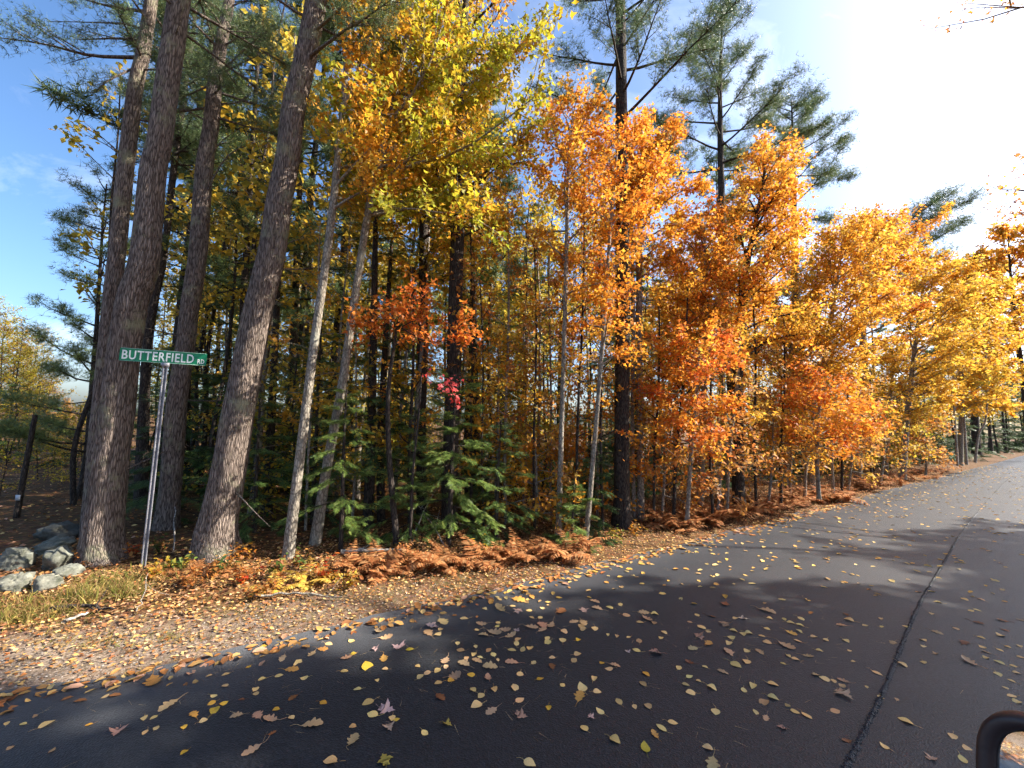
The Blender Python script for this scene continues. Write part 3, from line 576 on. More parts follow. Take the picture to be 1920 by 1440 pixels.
decid('beech_sapling', 'beech sapling with layered orange red leaves low beside the far verge', [(1535, 925, 9), (1532, 860, 8), (1535, 780, 6), (1545, 715, 3)], 8.6, ORANGE + RED[:2], UG, t0=.4, nb=22, Lm=1.15, nl=6000, seed=64, el=(-8, 20), bias=(0, -.15, 0), sides=8)
GREENLOW = YELL + GREENYEL[:2] + GOLD
for q, (bx_, by_, tx_, ty_, yy, pal_, lb_) in enumerate([
    (980, 985, 985, 560, 8.2, YELL, 'yellow understory sapling right of the thick dark trunk'),
    (1030, 990, 1028, 480, 8.0, GOLD + RUST, 'brown trunked sapling in front of the blue gap'),
    (925, 990, 935, 640, 7.2, GOLD, 'golden sapling above the bright hemlock boughs'),
    (1120, 980, 1110, 700, 7.8, ORANGE, 'low orange sapling left of the lone dark pine'),
    (1240, 970, 1245, 760, 7.4, RUST + ORANGE, 'rusty sapling right of the lone dark pine'),
    (1345, 950, 1350, 800, 7.6, RUST, 'brown leaved sapling at the foot of the large golden maple'),
    (1440, 935, 1450, 770, 8.6, RUST + GOLD, 'tan leaved sapling by the bracken bank'),
    (1480, 925, 1478, 700, 9.6, GOLD + RUST, 'bronze sapling left of the layered beech'),
    (1590, 910, 1600, 760, 11, RUST + GOLD, 'tan beech sapling near the road bend'),
    (1650, 900, 1660, 770, 12.5, YELL + RUST, 'yellow brown sapling under the spreading golden maple'),
    (1735, 885, 1730, 790, 15, RUST, 'last brown sapling before the white birches'),
    (660, 990, 668, 620, 6.6, GREENLOW, 'olive leaved sapling between the pale maple stems'),
    (470, 1005, 490, 700, 7.0, YELL + HEMG, 'dull yellow sapling right of the leaning pine foot'),
    (1000, 1000, 1004, 820, 6.8, RUST + GOLD, 'small rusty sapling above the brown bracken')]):
    decid('woodland_sapling', lb_, [(bx_, by_, 6), (bx_ * .6 + tx_ * .4 + 4, by_ * .6 + ty_ * .4, 5), (tx_, ty_, 2)], yy, pal_, UG, t0=.25, nb=18, Lm=.95, nl=1500, seed=80 + q, sides=7, el=(-5, 30), tmpl=OVAL, leaf=.085)
for q, (bx_, by_, tx_, ty_, w_, yy, lb_) in enumerate([(573, 1015, 600, 420, 6, 6.2, 'thin dark stem between the slender pale trunk and the forking maple'), (768, 1000, 774, 500, 7, 6.4, 'thin dark stem left of the pink leaves'), (886, 1000, 882, 430, 6, 6.8, 'thin dark stem just right of the thick dark trunk'), (908, 995, 900, 520, 4, 6.6, 'very thin grey stem right of the thick dark trunk'), (948, 995, 952, 380, 6, 6.9, 'straight thin stem in the golden gap'), (1003, 998, 1002, 450, 5, 6.7, 'straight thin stem left of the tallest sapling'), (1080, 1005, 1096, 330, 6, 6.5, 'thin stem leaning right of the tallest sapling'), (1131, 1000, 1122, 420, 6, 6.7, 'thin brown stem left of the lone dark pine'),
        (1190, 985, 1182, 360, 9, 7.6, 'brown stem leaning on the lone dark pine'), (1226, 985, 1236, 560, 6, 7.2, 'thin stem right of the lone dark pine'), (1262, 975, 1290, 540, 7, 7.3, 'leaning stem left of the scarlet sapling'), (1336, 960, 1326, 560, 6, 7.4, 'thin stem right of the scarlet sapling'), (1362, 952, 1388, 600, 8, 7.8, 'pale stem leaning into the large golden maple'), (1418, 945, 1412, 560, 6, 8.4, 'thin stem right of the large golden maple'), (1464, 938, 1470, 600, 6, 8.8, 'thin stem left of the layered beech'), (1508, 928, 1530, 690, 7, 9.4, 'pale curved stem beside the layered beech'), (1562, 918, 1560, 640, 6, 10.2, 'thin dark stem right of the layered beech'), (1578, 914, 1590, 700, 6, 10.8, 'thin stem at the right of the beech leaves'), (1635, 902, 1630, 700, 6, 12.6, 'thin stem below the orange tipped tree')]):
    decid('slender_tree', lb_, [(bx_, by_, w_), (bx_ * .7 + tx_ * .3 - 2, by_ * .7 + ty_ * .3, w_ * .9), (bx_ * .35 + tx_ * .65 + 3, by_ * .35 + ty_ * .65, w_ * .75), (tx_, ty_, w_ * .4)], yy, [GOLD, ORANGE, RUST][q % 3], 'slender stems along the wood edge', t0=.3, nb=18, Lm=.7, nl=700, seed=130 + q, bark=[DARKBARK, GREYBARK][q % 4 == 0 or q in (12, 15)], sides=8, leaf=.075, jit=.05)
for q, (bx_, by_, tx_, ty_, yy, lb_) in enumerate([(1795, 868, 1788, 750, 17, 'left white birch stem near the bend'), (1812, 866, 1806, 750, 17.3, 'middle white birch stem near the bend'), (1828, 862, 1850, 770, 17.6, 'white birch stem bending right near the bend')]):
    decid('birch_tree', lb_, [(bx_, by_, 6), ((bx_ + tx_) / 2 - 4 * (q == 2), (by_ + ty_) / 2, 5), (tx_, ty_, 4), (tx_ - 3, ty_ - 150, 2)], yy, YELL + GOLD, 'white birches at the bend', t0=.55, nb=20, Lm=1.5, nl=3000, seed=100 + q, bark=BIRCHBARK, leaf=.14, tmpl=DIAMOND, sides=8)
# hemlocks in front
HG = 'young hemlocks in the shade of the wood edge'
hemlock('hemlock_tree', 'bright green hemlock spreading low boughs at the centre left', [(842, 1008, 10), (846, 900, 9), (850, 800, 6), (856, 700, 3)], 5.7, HEMB, HG, nb=34, Lm=.95, ns=7500, spray=.082, seed=71, t0=.12, bias=(0, -.2, 0), prof=lambda u: .9 - .6 * u)
hemlock('hemlock_tree', 'bright hemlock sapling between the pale maple stems', [(640, 1012, 8), (643, 900, 7), (646, 800, 5), (650, 730, 3)], 5.3, HEMB, HG, nb=26, Lm=.7, ns=4200, spray=.078, seed=72, bias=(0, -.2, 0))
hemlock('hemlock_tree', 'dark hemlock behind the sign post filling the gap between pines', [(330, 1000, 12), (332, 880, 11), (335, 760, 8), (340, 640, 4)], 6.8, HEMG, HG, nb=40, Lm=1.1, ns=5000, seed=73)
hemlock('hemlock_tree', 'tall dark hemlock right behind the leaning pine', [(500, 1000, 18), (508, 800, 15), (520, 560, 11), (530, 350, 6), (535, 200, 3)], 7.4, HEMG + PINEG, HG, nb=64, Lm=1.3, ns=5200, seed=74, t0=.12, prof=lambda u: 1.0 - .6 * u)
hemlock('hemlock_tree', 'twin stemmed dark hemlock left of the pink leaves', [(690, 1000, 19), (695, 850, 17), (700, 650, 14), (704, 450, 10), (706, 300, 5)], 6.6, HEMG, HG, nb=50, Lm=1.2, ns=4500, seed=75, t0=.2, prof=lambda u: .9 - .4 * u)
hemlock('hemlock_tree', 'dark slim hemlock stem beside the twin stemmed hemlock', [(716, 1000, 15), (714, 850, 14), (722, 650, 11), (735, 450, 6)], 6.9, HEMG, HG, nb=34, Lm=1.1, ns=4500, seed=76, t0=.3)
hemlock('hemlock_tree', 'small bright hemlock at the foot of the thin saplings', [(1072, 1010, 5), (1074, 960, 4), (1078, 905, 2)], 6.0, HEMB, HG, nb=20, Lm=.5, ns=2400, spray=.085, seed=77)
hemlock('hemlock_tree', 'leafy hemlock sapling left of the lone dark pine foot', [(1105, 995, 6), (1108, 930, 5), (1112, 850, 2)], 6.6, HEMG, HG, nb=24, Lm=.6, ns=2600, spray=.09, seed=78)

hemlock('hemlock_tree', 'feathery green hemlock low between leaning pine and slender pale trunk', [(478, 1006, 8), (480, 920, 7), (484, 820, 5), (490, 720, 3)], 6.0, HEMB + HEMG, HG, nb=34, Lm=.85, ns=5000, spray=.085, seed=171, bias=(0, -.1, 0))
hemlock('hemlock_tree', 'feathery hemlock rising left of the orange sprays', [(585, 1000, 9), (590, 880, 8), (596, 740, 6), (604, 580, 3)], 6.6, HEMB + HEMG, HG, nb=44, Lm=.95, ns=6500, spray=.10, seed=172)
hemlock('hemlock_tree', 'green hemlock below the pink leaves', [(770, 1004, 8), (772, 920, 7), (776, 830, 4), (780, 770, 2)], 5.9, HEMB, HG, nb=30, Lm=.8, ns=4200, spray=.078, seed=173, bias=(0, -.15, 0))
hemlock('hemlock_tree', 'green hemlock low right of the thick dark trunk', [(930, 1003, 8), (932, 930, 7), (936, 850, 4), (940, 790, 2)], 6.0, HEMB + HEMG, HG, nb=30, Lm=.8, ns=4000, spray=.08, seed=174, bias=(0, -.1, 0))
hemlock('hemlock_tree', 'tall feathery hemlock behind the thick dark trunk', [(890, 990, 14), (892, 800, 12), (890, 600, 8), (888, 430, 3)], 8.2, HEMG + HEMB, HG, nb=56, Lm=1.3, ns=5500, spray=.14, seed=175, t0=.15)
pine('pine_tree', 'tall green pine filling the gap between knotty pine and leaning pine', [(440, 1000, 20), (446, 800, 17), (455, 600, 15), (466, 400, 12), (478, 200, 9), (488, 40, 6), (496, -120, 3)], 8.4, bark=DARKBARK, group=PG, t0=.34, nb=60, Lm=1.7, nt=6500, tuft=.13, seed=176, dead=12, el=(-5, 30), pal=[(.15, .22, .07), (.19, .26, .08), (.12, .18, .07)])
pine('pine_tree', 'tall green pine behind the leaning pine top', [(540, 995, 18), (545, 800, 16), (552, 600, 14), (560, 400, 11), (568, 200, 8), (575, 20, 5), (580, -140, 3)], 9.6, bark=DARKBARK, group=PG, t0=.36, nb=60, Lm=1.9, nt=6500, tuft=.14, seed=177, dead=12, el=(-5, 30), pal=[(.14, .21, .08), (.18, .24, .09), (.11, .17, .07)])
pine('pine_tree', 'green pine crown showing between the thick pine and the knotty pine', [(345, 995, 16), (352, 700, 13), (362, 450, 10), (372, 200, 7), (380, 20, 4)], 10, bark=DARKBARK, group=PG, t0=.36, nb=56, Lm=1.8, nt=5500, tuft=.14, seed=178, dead=10, el=(-5, 30), pal=[(.15, .22, .08), (.19, .25, .09), (.12, .18, .07)])
# ------------------------------------------------------------------ deeper wood: prototypes copied one by one
def wp(h, r, lean=0., n=6, seed=0):
    rg = np.random.default_rng(seed); z = np.linspace(-.2, h, n); return np.column_stack([np.cumsum(rg.normal(0, .06, n)) + lean * z, np.cumsum(rg.normal(0, .06, n)), z, np.linspace(r, .01, n)])
PROTO = {}
PROTO['pine'] = pine('background_pine', '-', None, 0, world_path=wp(14, .17, 0, 7, 1), t0=.48, nb=44, Lm=2.4, nt=4500, tuft=.24, tmpl=TUFT_S, seed=201, bark=DARKBARK, dead=26, sides=9)
PROTO['gold'] = decid('background_maple', '-', None, 0, YELL + GOLD[:1] + GREENYEL[:2], world_path=wp(9.5, .08, .01, 7, 2), t0=.28, nb=54, Lm=2.1, nl=4500, leaf=.11, tmpl=DIAMOND, seed=202, bark=DARKBARK, sides=8)
PROTO['orange'] = decid('background_maple', '-', None, 0, ORANGE + GOLD, world_path=wp(8.5, .07, .02, 7, 3), t0=.3, nb=50, Lm=2.0, nl=4500, leaf=.11, tmpl=DIAMOND, seed=203, bark=DARKBARK, sides=8)
PROTO['green'] = decid('background_maple', '-', None, 0, GREENYEL[:5] + YELL, world_path=wp(9, .08, -.01, 7, 4), t0=.26, nb=50, Lm=2.0, nl=4500, leaf=.11, tmpl=DIAMOND, seed=204, bark=DARKBARK, sides=8)
PROTO['hemlock'] = hemlock('background_hemlock', '-', None, 0, world_path=wp(8, .09, 0, 7, 5), nb=70, Lm=1.9, ns=8000, spray=.2, seed=205, t0=.06)
PROTO['stem'] = decid('background_tree', '-', None, 0, YELL, world_path=wp(9, .05, .02, 8, 6), t0=.4, nb=16, Lm=1.0, nl=500, leaf=.14, tmpl=DIAMOND, seed=206, bark=DARKBARK, sides=7)
PROTO['palestem'] = decid('background_tree', '-', None, 0, YELL, world_path=wp(8, .045, -.02, 8, 7), t0=.4, nb=14, Lm=1.0, nl=600, leaf=.14, tmpl=DIAMOND, seed=207, bark=GREYBARK, sides=7)
PROTO['under'] = decid('understory_sapling', '-', None, 0, GOLD[3:] + RUST[2:3] + YELL + GREENYEL[:2], world_path=wp(3.0, .02, .02, 6, 8), t0=.1, nb=34, Lm=1.1, nl=1200, leaf=.09, tmpl=DIAMOND, seed=208, el=(-5, 30), bark=DARKBARK, sides=6)
PROTO['smallhem'] = hemlock('understory_hemlock', '-', None, 0, world_path=wp(2.8, .03, 0, 6, 9), nb=40, Lm=1.1, ns=4500, spray=.14, seed=209, t0=.05)
HGT = dict(pine=14, gold=9.5, orange=8.5, green=9, hemlock=8, stem=9, palestem=8, under=3.0, smallhem=2.8)
BGL = dict(pine=('dark pine trunk deep in the wood behind the front row', 'pine tree', 'pines deep in the wood'),
           gold=('golden leaved tree glowing deep in the wood', 'tree', 'golden trees deep in the wood'),
           orange=('orange leaved tree deep in the wood', 'tree', 'orange trees deep in the wood'),
           green=('yellow green leaved tree deep in the wood', 'tree', 'yellow green trees deep in the wood'),
           hemlock=('dark green hemlock deep in the wood', 'hemlock', 'hemlocks deep in the wood'),
           stem=('thin dark bare stem in the depth of the wood', 'tree', 'dark stems in the depth of the wood'),
           palestem=('thin pale stem in the depth of the wood', 'tree', 'pale stems in the depth of the wood'),
           under=('waist to head high brown gold sapling inside the wood', 'sapling', 'saplings inside the wood'),
           smallhem=('small hemlock growing on the shaded floor inside the wood', 'hemlock', 'small hemlocks inside the wood'))
SKY_X = [-400, 0, 60, 70, 150, 170, 230, 260, 900, 1000, 1100, 1280, 1440, 1480, 1590, 1640, 2400]
SKY_Y = [600, 610, 690, 800, 830, 420, 350, -400, -300, 130, 130, 120, 150, 260, 430, 500, 500]
usedp = set()
def place(kind, x, y, sc=1., rz=0., label=None, tilt=0.):
    if kind in usedp: o = dup(PROTO[kind])
    else: o = PROTO[kind]; usedp.add(kind)
    o.location = (x, y, float(ground_z(x, y))); o.scale = (sc, sc, sc); o.rotation_euler = (tilt, tilt * .5, rz)
    lb_ = BGL[kind]; tag(o, label or lb_[0], lb_[1], lb_[2]); return o
LAND = [(-999, 'the far left'), (190, 'the thick pine'), (420, 'the leaning pine'), (620, 'the pale forking maple'), (700, 'the twin hemlock'), (850, 'the thick dark trunk'), (950, 'the golden sapling'), (1055, 'the tallest thin sapling'), (1167, 'the lone dark pine'), (1300, 'the scarlet sapling'), (1390, 'the large golden maple'), (1535, 'the layered beech'), (1620, 'the orange tipped tree'), (1700, 'the spreading golden maple'), (1800, 'the white birches')]
def where(px_, yy):
    k = max(i for i, (a, _) in enumerate(LAND) if a <= px_); a = LAND[k][1]
    dep = 'just behind' if yy < 11 else 'well behind' if yy < 18 else 'far behind'
    nxt = LAND[k + 1][0] if k + 1 < len(LAND) else px_ + 200
    sd_ = 'and right of ' if px_ - max(LAND[k][0], 0) > .5 * (nxt - max(LAND[k][0], 0)) else ''
    return f'{dep} {sd_}{a}'
BGW = dict(pine='dark straight pine', gold='golden leaved tree', orange='orange leaved tree', green='yellow green tree', hemlock='dark green hemlock', stem='thin dark stem', palestem='thin pale stem', under='low brown gold sapling', smallhem='small hemlock')
rg = np.random.default_rng(77); cnt = 0; spots = []
plan = [('pine', 22, 9, 40), ('gold', 10, 11, 34), ('orange', 8, 11, 32), ('green', 10, 11, 34), ('hemlock', 12, 9.5, 30), ('stem', 40, 7.5, 22), ('palestem', 44, 7.0, 20), ('under', 24, 7.3, 19), ('smallhem', 20, 7.2, 16)]
for kind, n, lo, hi in plan:
    k = 0; tries = 0
    while k < n and tries < 4000:
        tries += 1
        px_ = rg.uniform(150 if kind not in ('under', 'smallhem') else 230, 1720); yy = lo + (hi - lo) * rg.random() ** 1.3
        x = (px_ - 960) / FPX * yy; s0, l0 = x * RD[0] + yy * RD[1], x * RN[0] + yy * RN[1]
        dl = l0 - edge_l(s0)
        if yy > 11 and px_ < 300: continue
        if dl < (3.0 if kind in ('under', 'smallhem', 'stem', 'palestem') else 4.2): continue
        sc = rg.uniform(.75, 1.25); H = HGT[kind] * sc
        tpx, tpy = proj((x, yy, H)); lim = np.interp(tpx, SKY_X, SKY_Y); wid = .5 * H * .45 / yy * FPX * .6
        lim = max(lim, np.interp(tpx - wid, SKY_X, SKY_Y), np.interp(tpx + wid, SKY_X, SKY_Y)) if kind not in ('stem', 'palestem') else lim
        if tpy < lim:
            s2 = sc * .8
            ok = False
            for s2 in (sc * .8, sc * .62, sc * .48):
                if proj((x, yy, HGT[kind] * s2))[1] >= lim: ok = True; break
            if not ok: continue
            sc = s2
        mind = .9 if kind not in ('stem', 'palestem', 'under') else .35
        if any((x - a) ** 2 + (yy - b) ** 2 < mind ** 2 for a, b in spots): continue
        kk_ = kind
        if kind in ('gold', 'orange') and px_ < 900 and rg.random() < .65: kk_ = 'green' if rg.random() < .6 else 'hemlock'
        spots.append((x, yy)); place(kk_, x, yy, sc, rg.uniform(0, 6.28), BGW[kk_] + ' ' + where(px_, yy), tilt=rg.normal(0, .03) if kind in ('stem', 'palestem') else 0); k += 1
for q, (kind, px_, yy, sc, lb_) in enumerate([('hemlock', 1745, 24, .8, 'dark hemlock behind the white birches'), ('hemlock', 1850, 27, .9, 'dark hemlock at the road bend'), ('gold', 1870, 34, .9, 'gold tree beyond the road bend'), ('pine', 1905, 40, .75, 'pine trunk beyond the road bend'), ('pine', 1955, 36, .8, 'pine at the outer right edge beyond the bend'), ('hemlock', 1930, 38, .9, 'dark hemlock beyond the road bend'), ('hemlock', 1990, 42, 1.1, 'large dark hemlock at the outer right edge'),
        ('gold', 1985, 46, 1.0, 'gold tree at the outer right edge'), ('orange', 2060, 44, 1.2, 'orange tree past the outer right edge'), ('hemlock', 1895, 52, 1.2, 'farthest dark hemlock up the road'), ('gold', 1925, 58, 1.1, 'farthest gold tree up the road'), ('smallhem', 1780, 21, 1., 'small hemlock just left of the birch feet'), ('smallhem', 1840, 23, 1.2, 'small hemlock right of the birch feet'), ('under', 1760, 19, .9, 'brown sapling by the birch feet'), ('smallhem', 1885, 31, 1.4, 'small hemlock at the verge of the bend'), ('stem', 1720, 20, .7, 'thin dark stem left of the birches'), ('stem', 1770, 22, .7, 'thin dark stem among the birches')]):
    x = T(px_, 860, yy)[0]; s0, l0 = x * RD[0] + yy * RD[1], x * RN[0] + yy * RN[1]; push = max(0, float(edge_l(s0)) + 2.0 - l0); place(kind, x + RN[0] * push, yy + RN[1] * push, sc, q * 1.3, lb_)
rgf = np.random.default_rng(5)
for q in range(24):
    px_ = 1480 + 640 * (q + rgf.random()) / 24; yy = rgf.uniform(38, 62); x = T(px_, 850, yy)[0]; s0, l0 = x * RD[0] + yy * RD[1], x * RN[0] + yy * RN[1]; push = max(0, float(edge_l(s0)) + 3.5 - l0); kind = ['hemlock', 'hemlock', 'gold'][q % 3]
    place(kind, x + RN[0] * push, yy + RN[1] * push, rgf.uniform(.85, 1.15), q * 1.1, BGW[kind] + ' in the farthest row beyond the bend, ' + ('first second third fourth fifth sixth seventh eighth ninth tenth eleventh twelfth thirteenth fourteenth fifteenth sixteenth seventeenth eighteenth nineteenth 20th 21st 22nd 23rd 24th'.split()[q]) + ' from left')
for q in range(26):
    px_ = 1540 + 330 * (q + rgf.random()) / 26; yy = rgf.uniform(17, 32); kind = ['smallhem', 'under', 'smallhem', 'hemlock', 'under', 'gold'][q % 6]; x = T(px_, 860, yy)[0]; s0, l0 = x * RD[0] + yy * RD[1], x * RN[0] + yy * RN[1]; push = max(0, float(edge_l(s0)) + 3.0 - l0)
    place(kind, x + RN[0] * push, yy + RN[1] * push, {'hemlock': .55, 'gold': .55}.get(kind, 1.2) * rgf.uniform(.8, 1.2), q * 1.3, BGW[kind] + ' in the shade near the bend, ' + 'first second third fourth fifth sixth seventh eighth ninth tenth eleventh twelfth thirteenth'.split()[q // 2] + [' of the left row', ' of the right row'][q % 2])
for q, (px_, yy, kind, sc) in enumerate([(-20, 18, 'orange', .62), (22, 21, 'gold', .62), (50, 19, 'orange', .36), (-70, 20, 'green', .8), (60, 26, 'hemlock', .55), (95, 24, 'orange', .26), (125, 22, 'gold', .22), (150, 25, 'orange', .3), (0, 13, 'smallhem', .9), (40, 14, 'under', .9), (85, 12.5, 'smallhem', .65), (120, 9.5, 'under', .5), (150, 14, 'under', .7), (60, 10, 'under', .55), (100, 15, 'under', .6), (-10, 14, 'green', .50), (35, 15.5, 'gold', .42), (-45, 15, 'gold', .55), (15, 17, 'green', .45)]):
    x = T(px_, 985, yy)[0]; place(kind, x, yy, sc, q * 2.1, BGW[kind] + ' beyond the stone wall at far left')
for q in range(18):
    s0 = 13 + 24 * (q + rgf.random()) / 18; p2 = world(np.array(s0), edge_l(s0) + rgf.uniform(1.6, 3.6)); kind = ['under', 'under', 'smallhem'][q % 3]
    place(kind, float(p2[0]), float(p2[1]), rgf.uniform(.7, 1.15), q * 1.9, BGW[kind] + ' at the roadside before the bend')
# clump at the far left beyond the stone wall
for q in range(16):
    px_ = -90 + 400 * (q + rgf.random()) / 16; yy = rgf.uniform(42, 60); kind = ['hemlock', 'gold', 'hemlock', 'orange'][q % 4]; place(kind, T(px_, 985, yy)[0], yy, rgf.uniform(.36, .52), q * 1.7, BGW[kind] + ' in the farthest row beyond the stone wall')
place('under', *T(150, 985, 9)[:2], .6, 1.5, 'brown sapling behind the stone wall')
place('under', *T(-10, 985, 8)[:2], .55, 3.5, 'brown sapling at the far left edge')

# ------------------------------------------------------------------ trees on the camera's side of the road (they shade it and reach into the frame)
SH = decid('roadside_oak', 'oak on the near side of the road with leafy twigs hanging into the sky', None, 0, RUST + ORANGE[:2], 'oaks on the near side of the road', world_path=wp(10.5, .2, .0, 7, 12), t0=.34, nb=60, Lm=3.2, nl=16000, leaf=.2, seed=300, sides=12, nsec=8)
OAKS = [(6.8, -4.9, 1.0, 0.), (10.3, -5.0, 1.04, 1.7), (13.7, -5.2, 1.03, 3.1), (20.5, -6.0, 1.0, 4.0)]
for q, (s0, l0, sc, rz) in enumerate(OAKS):
    o = SH if q == 0 else dup(SH); p2 = world(np.array(s0), np.array(l0))
    o.location = (p2[0], p2[1], -.02); o.rotation_euler = (0, 0, rz); o.scale = (sc, sc, sc)
    o['label'] = ['oak on the near side of the road beside the car', 'second oak on the near side of the road', 'third oak on the near side of the road', 'farthest oak on the near side of the road'][q]
p2 = world(np.array(16.), np.array(-4.6)); bx_, by_ = float(p2[0]), float(p2[1])
def wl(*pts): return np.array(pts)
decid('roadside_oak', 'oak twigs with sparse leaves hanging into the white sky at upper right', None, 6.6, RUST + ORANGE[:2], 'oaks on the near side of the road', world_path=[(bx_, by_, -.2, .2), (bx_ - .1, by_, 3, .17), (bx_ - .1, by_ + .2, 6, .12), (bx_ - .3, by_ + .3, 9, .04)], t0=.97, nb=3, Lm=.6, nl=520, leaf=.085, seed=301, jit=.1, nsec=4,
      wlimbs=[(wl((bx_, by_, 5.6), (bx_ - 2, by_ + 1.5, 7.4), T(2060, 20, 7.0), T(1930, 15, 6.9), T(1800, 5, 6.8)), .05), (wl((bx_, by_, 4.2), (bx_ - 1.5, by_ + 1, 5.0), T(2080, 380, 8.2), T(1950, 360, 8.2), T(1868, 352, 8.2)), .04), (wl((bx_ - 1.5, by_ + 1, 5.0), T(2080, 430, 8.4), T(1960, 405, 8.4), T(1890, 400, 8.4)), .03)])

# ------------------------------------------------------------------ street sign
SY = 4.32
sb = G(268, 1068); SY = sb[1]
STEEL = plain('galvanised_steel', (.24, .24, .26), .6, .35, .22, 20, bump=.15)
GREEN = plain('sign_green', (.004, .17, .075), .42, 0, .10, 6)
WHITE = plain('sign_white', (.62, .66, .64), .45, 0, .08, 9)
ptop = T(311, 684, SY)
sign = empty('street_sign', sb); tag(sign, 'green street name blade reading BUTTERFIELD RD on a grey steel post', 'street sign')
pd = norm(ptop - sb); bu = math.atan2(.28, .70)
bdir = norm(np.array([math.cos(bu), math.sin(bu), 0])); bdir = norm(bdir - pd * (bdir @ pd) * .35)
bn = norm(np.cross(bdir, pd)); bup = np.cross(bn, bdir); bup = norm(bup)
# U-channel post with flanges and punched holes
pb = MB(); L0 = np.linalg.norm(ptop - sb)
prof_ = [(-.024, .008), (-.024, .002), (-.013, .002), (-.009, -.018), (.009, -.018), (.013, .002), (.024, .002), (.024, .008), (.010, .008), (.006, -.013), (-.006, -.013), (-.010, .008)]
ring_ = np.array([bdir * a + bn * b for a, b in prof_]); nn_ = len(prof_)
V = np.concatenate([sb - pd * .35 + ring_, sb + pd * L0 + ring_]); pb.add(V, [[k, (k + 1) % nn_, nn_ + (k + 1) % nn_, nn_ + k] for k in range(nn_)])
post = pb.build('post', STEEL, sign, shift=sb)
hb = MB()
for k in range(40):
    c = sb + pd * (.12 + k * .052) + bn * .0205
    hb.add([c + bdir * .0045 * math.cos(a_) + pd * .0045 * math.sin(a_) - bn * .0 + bn * .001 for a_ in np.linspace(0, 5.24, 6)], [[0, 1, 2], [0, 2, 3], [0, 3, 4], [0, 4, 5]])
hb2 = MB()
for q_ in hb.v: pass
hb.build('post_holes', plain('hole_dark', (.02, .02, .02)), post, shift=sb)
# bracket + bolts
br = MB(); box(br, sb + pd * (L0 + .0), (.07, .03, .05), np.stack([bdir, bn, bup], 1)); br.build('bracket', STEEL, sign, shift=sb)
BL, BH, BT = .80, .148, .006
ctr0 = (T(224, 662, 3.9) + T(392, 678, 4.15)) / 2
bc = sb + pd * (L0 + .09) + bdir * -.02
Rm = np.stack([bdir, bn, bup], 1)
bl = MB()
# rounded blade
pts = []
for cx_, cz_, a0 in ((BL / 2 - .012, BH / 2 - .012, 0), (-BL / 2 + .012, BH / 2 - .012, 90), (-BL / 2 + .012, -BH / 2 + .012, 180), (BL / 2 - .012, -BH / 2 + .012, 270)):
    for k in range(4): a_ = R(a0 + k * 30); pts.append((cx_ + .012 * math.cos(a_), cz_ + .012 * math.sin(a_)))
fr = np.array([[a, BT / 2, b] for a, b in pts]); bk = np.array([[a, -BT / 2, b] for a, b in pts]); K = len(pts)
V = np.vstack([fr, bk, [[0, BT / 2, 0]], [[0, -BT / 2, 0]]]) @ Rm.T + bc
bl.add(V, [[k, K + k, K + (k + 1) % K, (k + 1) % K] for k in range(K)]); o_ = bl.n - len(V)
bl.add(V, [[k, (k + 1) % K, 2 * K] for k in range(K)] + [[K + (k + 1) % K, K + k, 2 * K + 1] for k in range(K)])
blade = bl.build('blade', GREEN, sign, shift=sb)
side_ = 1 if (bn @ (CAMP - bc)) > 0 else -1
fn_ = bn * side_; fx = bdir if np.cross(bup, fn_) @ bdir > 0 else -bdir
rim = MB()
for (c_, s_) in (((0, BH / 2 - .004), (BL - .02, .004)), ((0, -BH / 2 + .004), (BL - .02, .004))):
    box(rim, bc + bdir * c_[0] + bup * c_[1] + fn_ * (BT / 2 + .0008), (s_[0], .001, s_[1]), Rm)
rim.build('border', plain('border_pale', (.35, .50, .42), .5), blade, shift=sb)
def text(body, size, pos, sx=1.0):
    cu = bpy.data.curves.new('lettering', 'FONT'); cu.body = body; cu.size = size; cu.extrude = .0008; cu.offset = .0022 if size > .1 else .0014; cu.resolution_u = 3
    cu.align_x = 'LEFT'; cu.align_y = 'BOTTOM_BASELINE'; cu.space_character = 1.12
    to = bpy.data.objects.new('tmp', cu); COL.objects.link(to); dg = bpy.context.evaluated_depsgraph_get(); me = bpy.data.meshes.new_from_object(to.evaluated_get(dg))
    bpy.data.objects.remove(to); me.materials.clear(); me.materials.append(WHITE)
    xs = np.array([v.co.x for v in me.vertices]); wd = xs.max() - xs.min(); k = sx / wd
    for v in me.vertices: v.co.x = (v.co.x - xs.min()) * k
    ob = bpy.data.objects.new('lettering', me); COL.objects.link(ob); ob.parent = blade
    mm = np.eye(4); mm[:3, 0] = fx; mm[:3, 1] = bup; mm[:3, 2] = fn_; mm[:3, 3] = bc + fx * pos[0] + bup * pos[1] + fn_ * (BT / 2 + .0012) - sb
    ob.matrix_local = Matrix(mm.tolist()); return ob
text('BUTTERFIELD', .142, (-BL / 2 + .022, -.05), .655)
text('RD', .074, (BL / 2 - .086, -.052), .066)

# ------------------------------------------------------------------ leaning post with a small notice
pb0, pt0 = T(26, 995, 6.6), T(66, 778, 6.6); pole = empty('wooden_post', pb0); tag(pole, 'thin dark post with a small pale notice at far left', 'post')
mb = MB(); P = spline([pb0 - [0, 0, .1], (pb0 + pt0) / 2 + [.0, 0, 0], pt0], 14); tube(mb, P, np.linspace(.042, .03, 14), 8, relief=bark_relief(5, .08), cap=True); mb.build('post', DARKBARK, pole, shift=pb0)
mb = MB(); box(mb, T(38, 932, 6.6) + [.02, -.05, 0], (.075, .006, .085)); mb.build('notice', plain('notice_grey', (.45, .47, .50), .6), pole, shift=pb0)

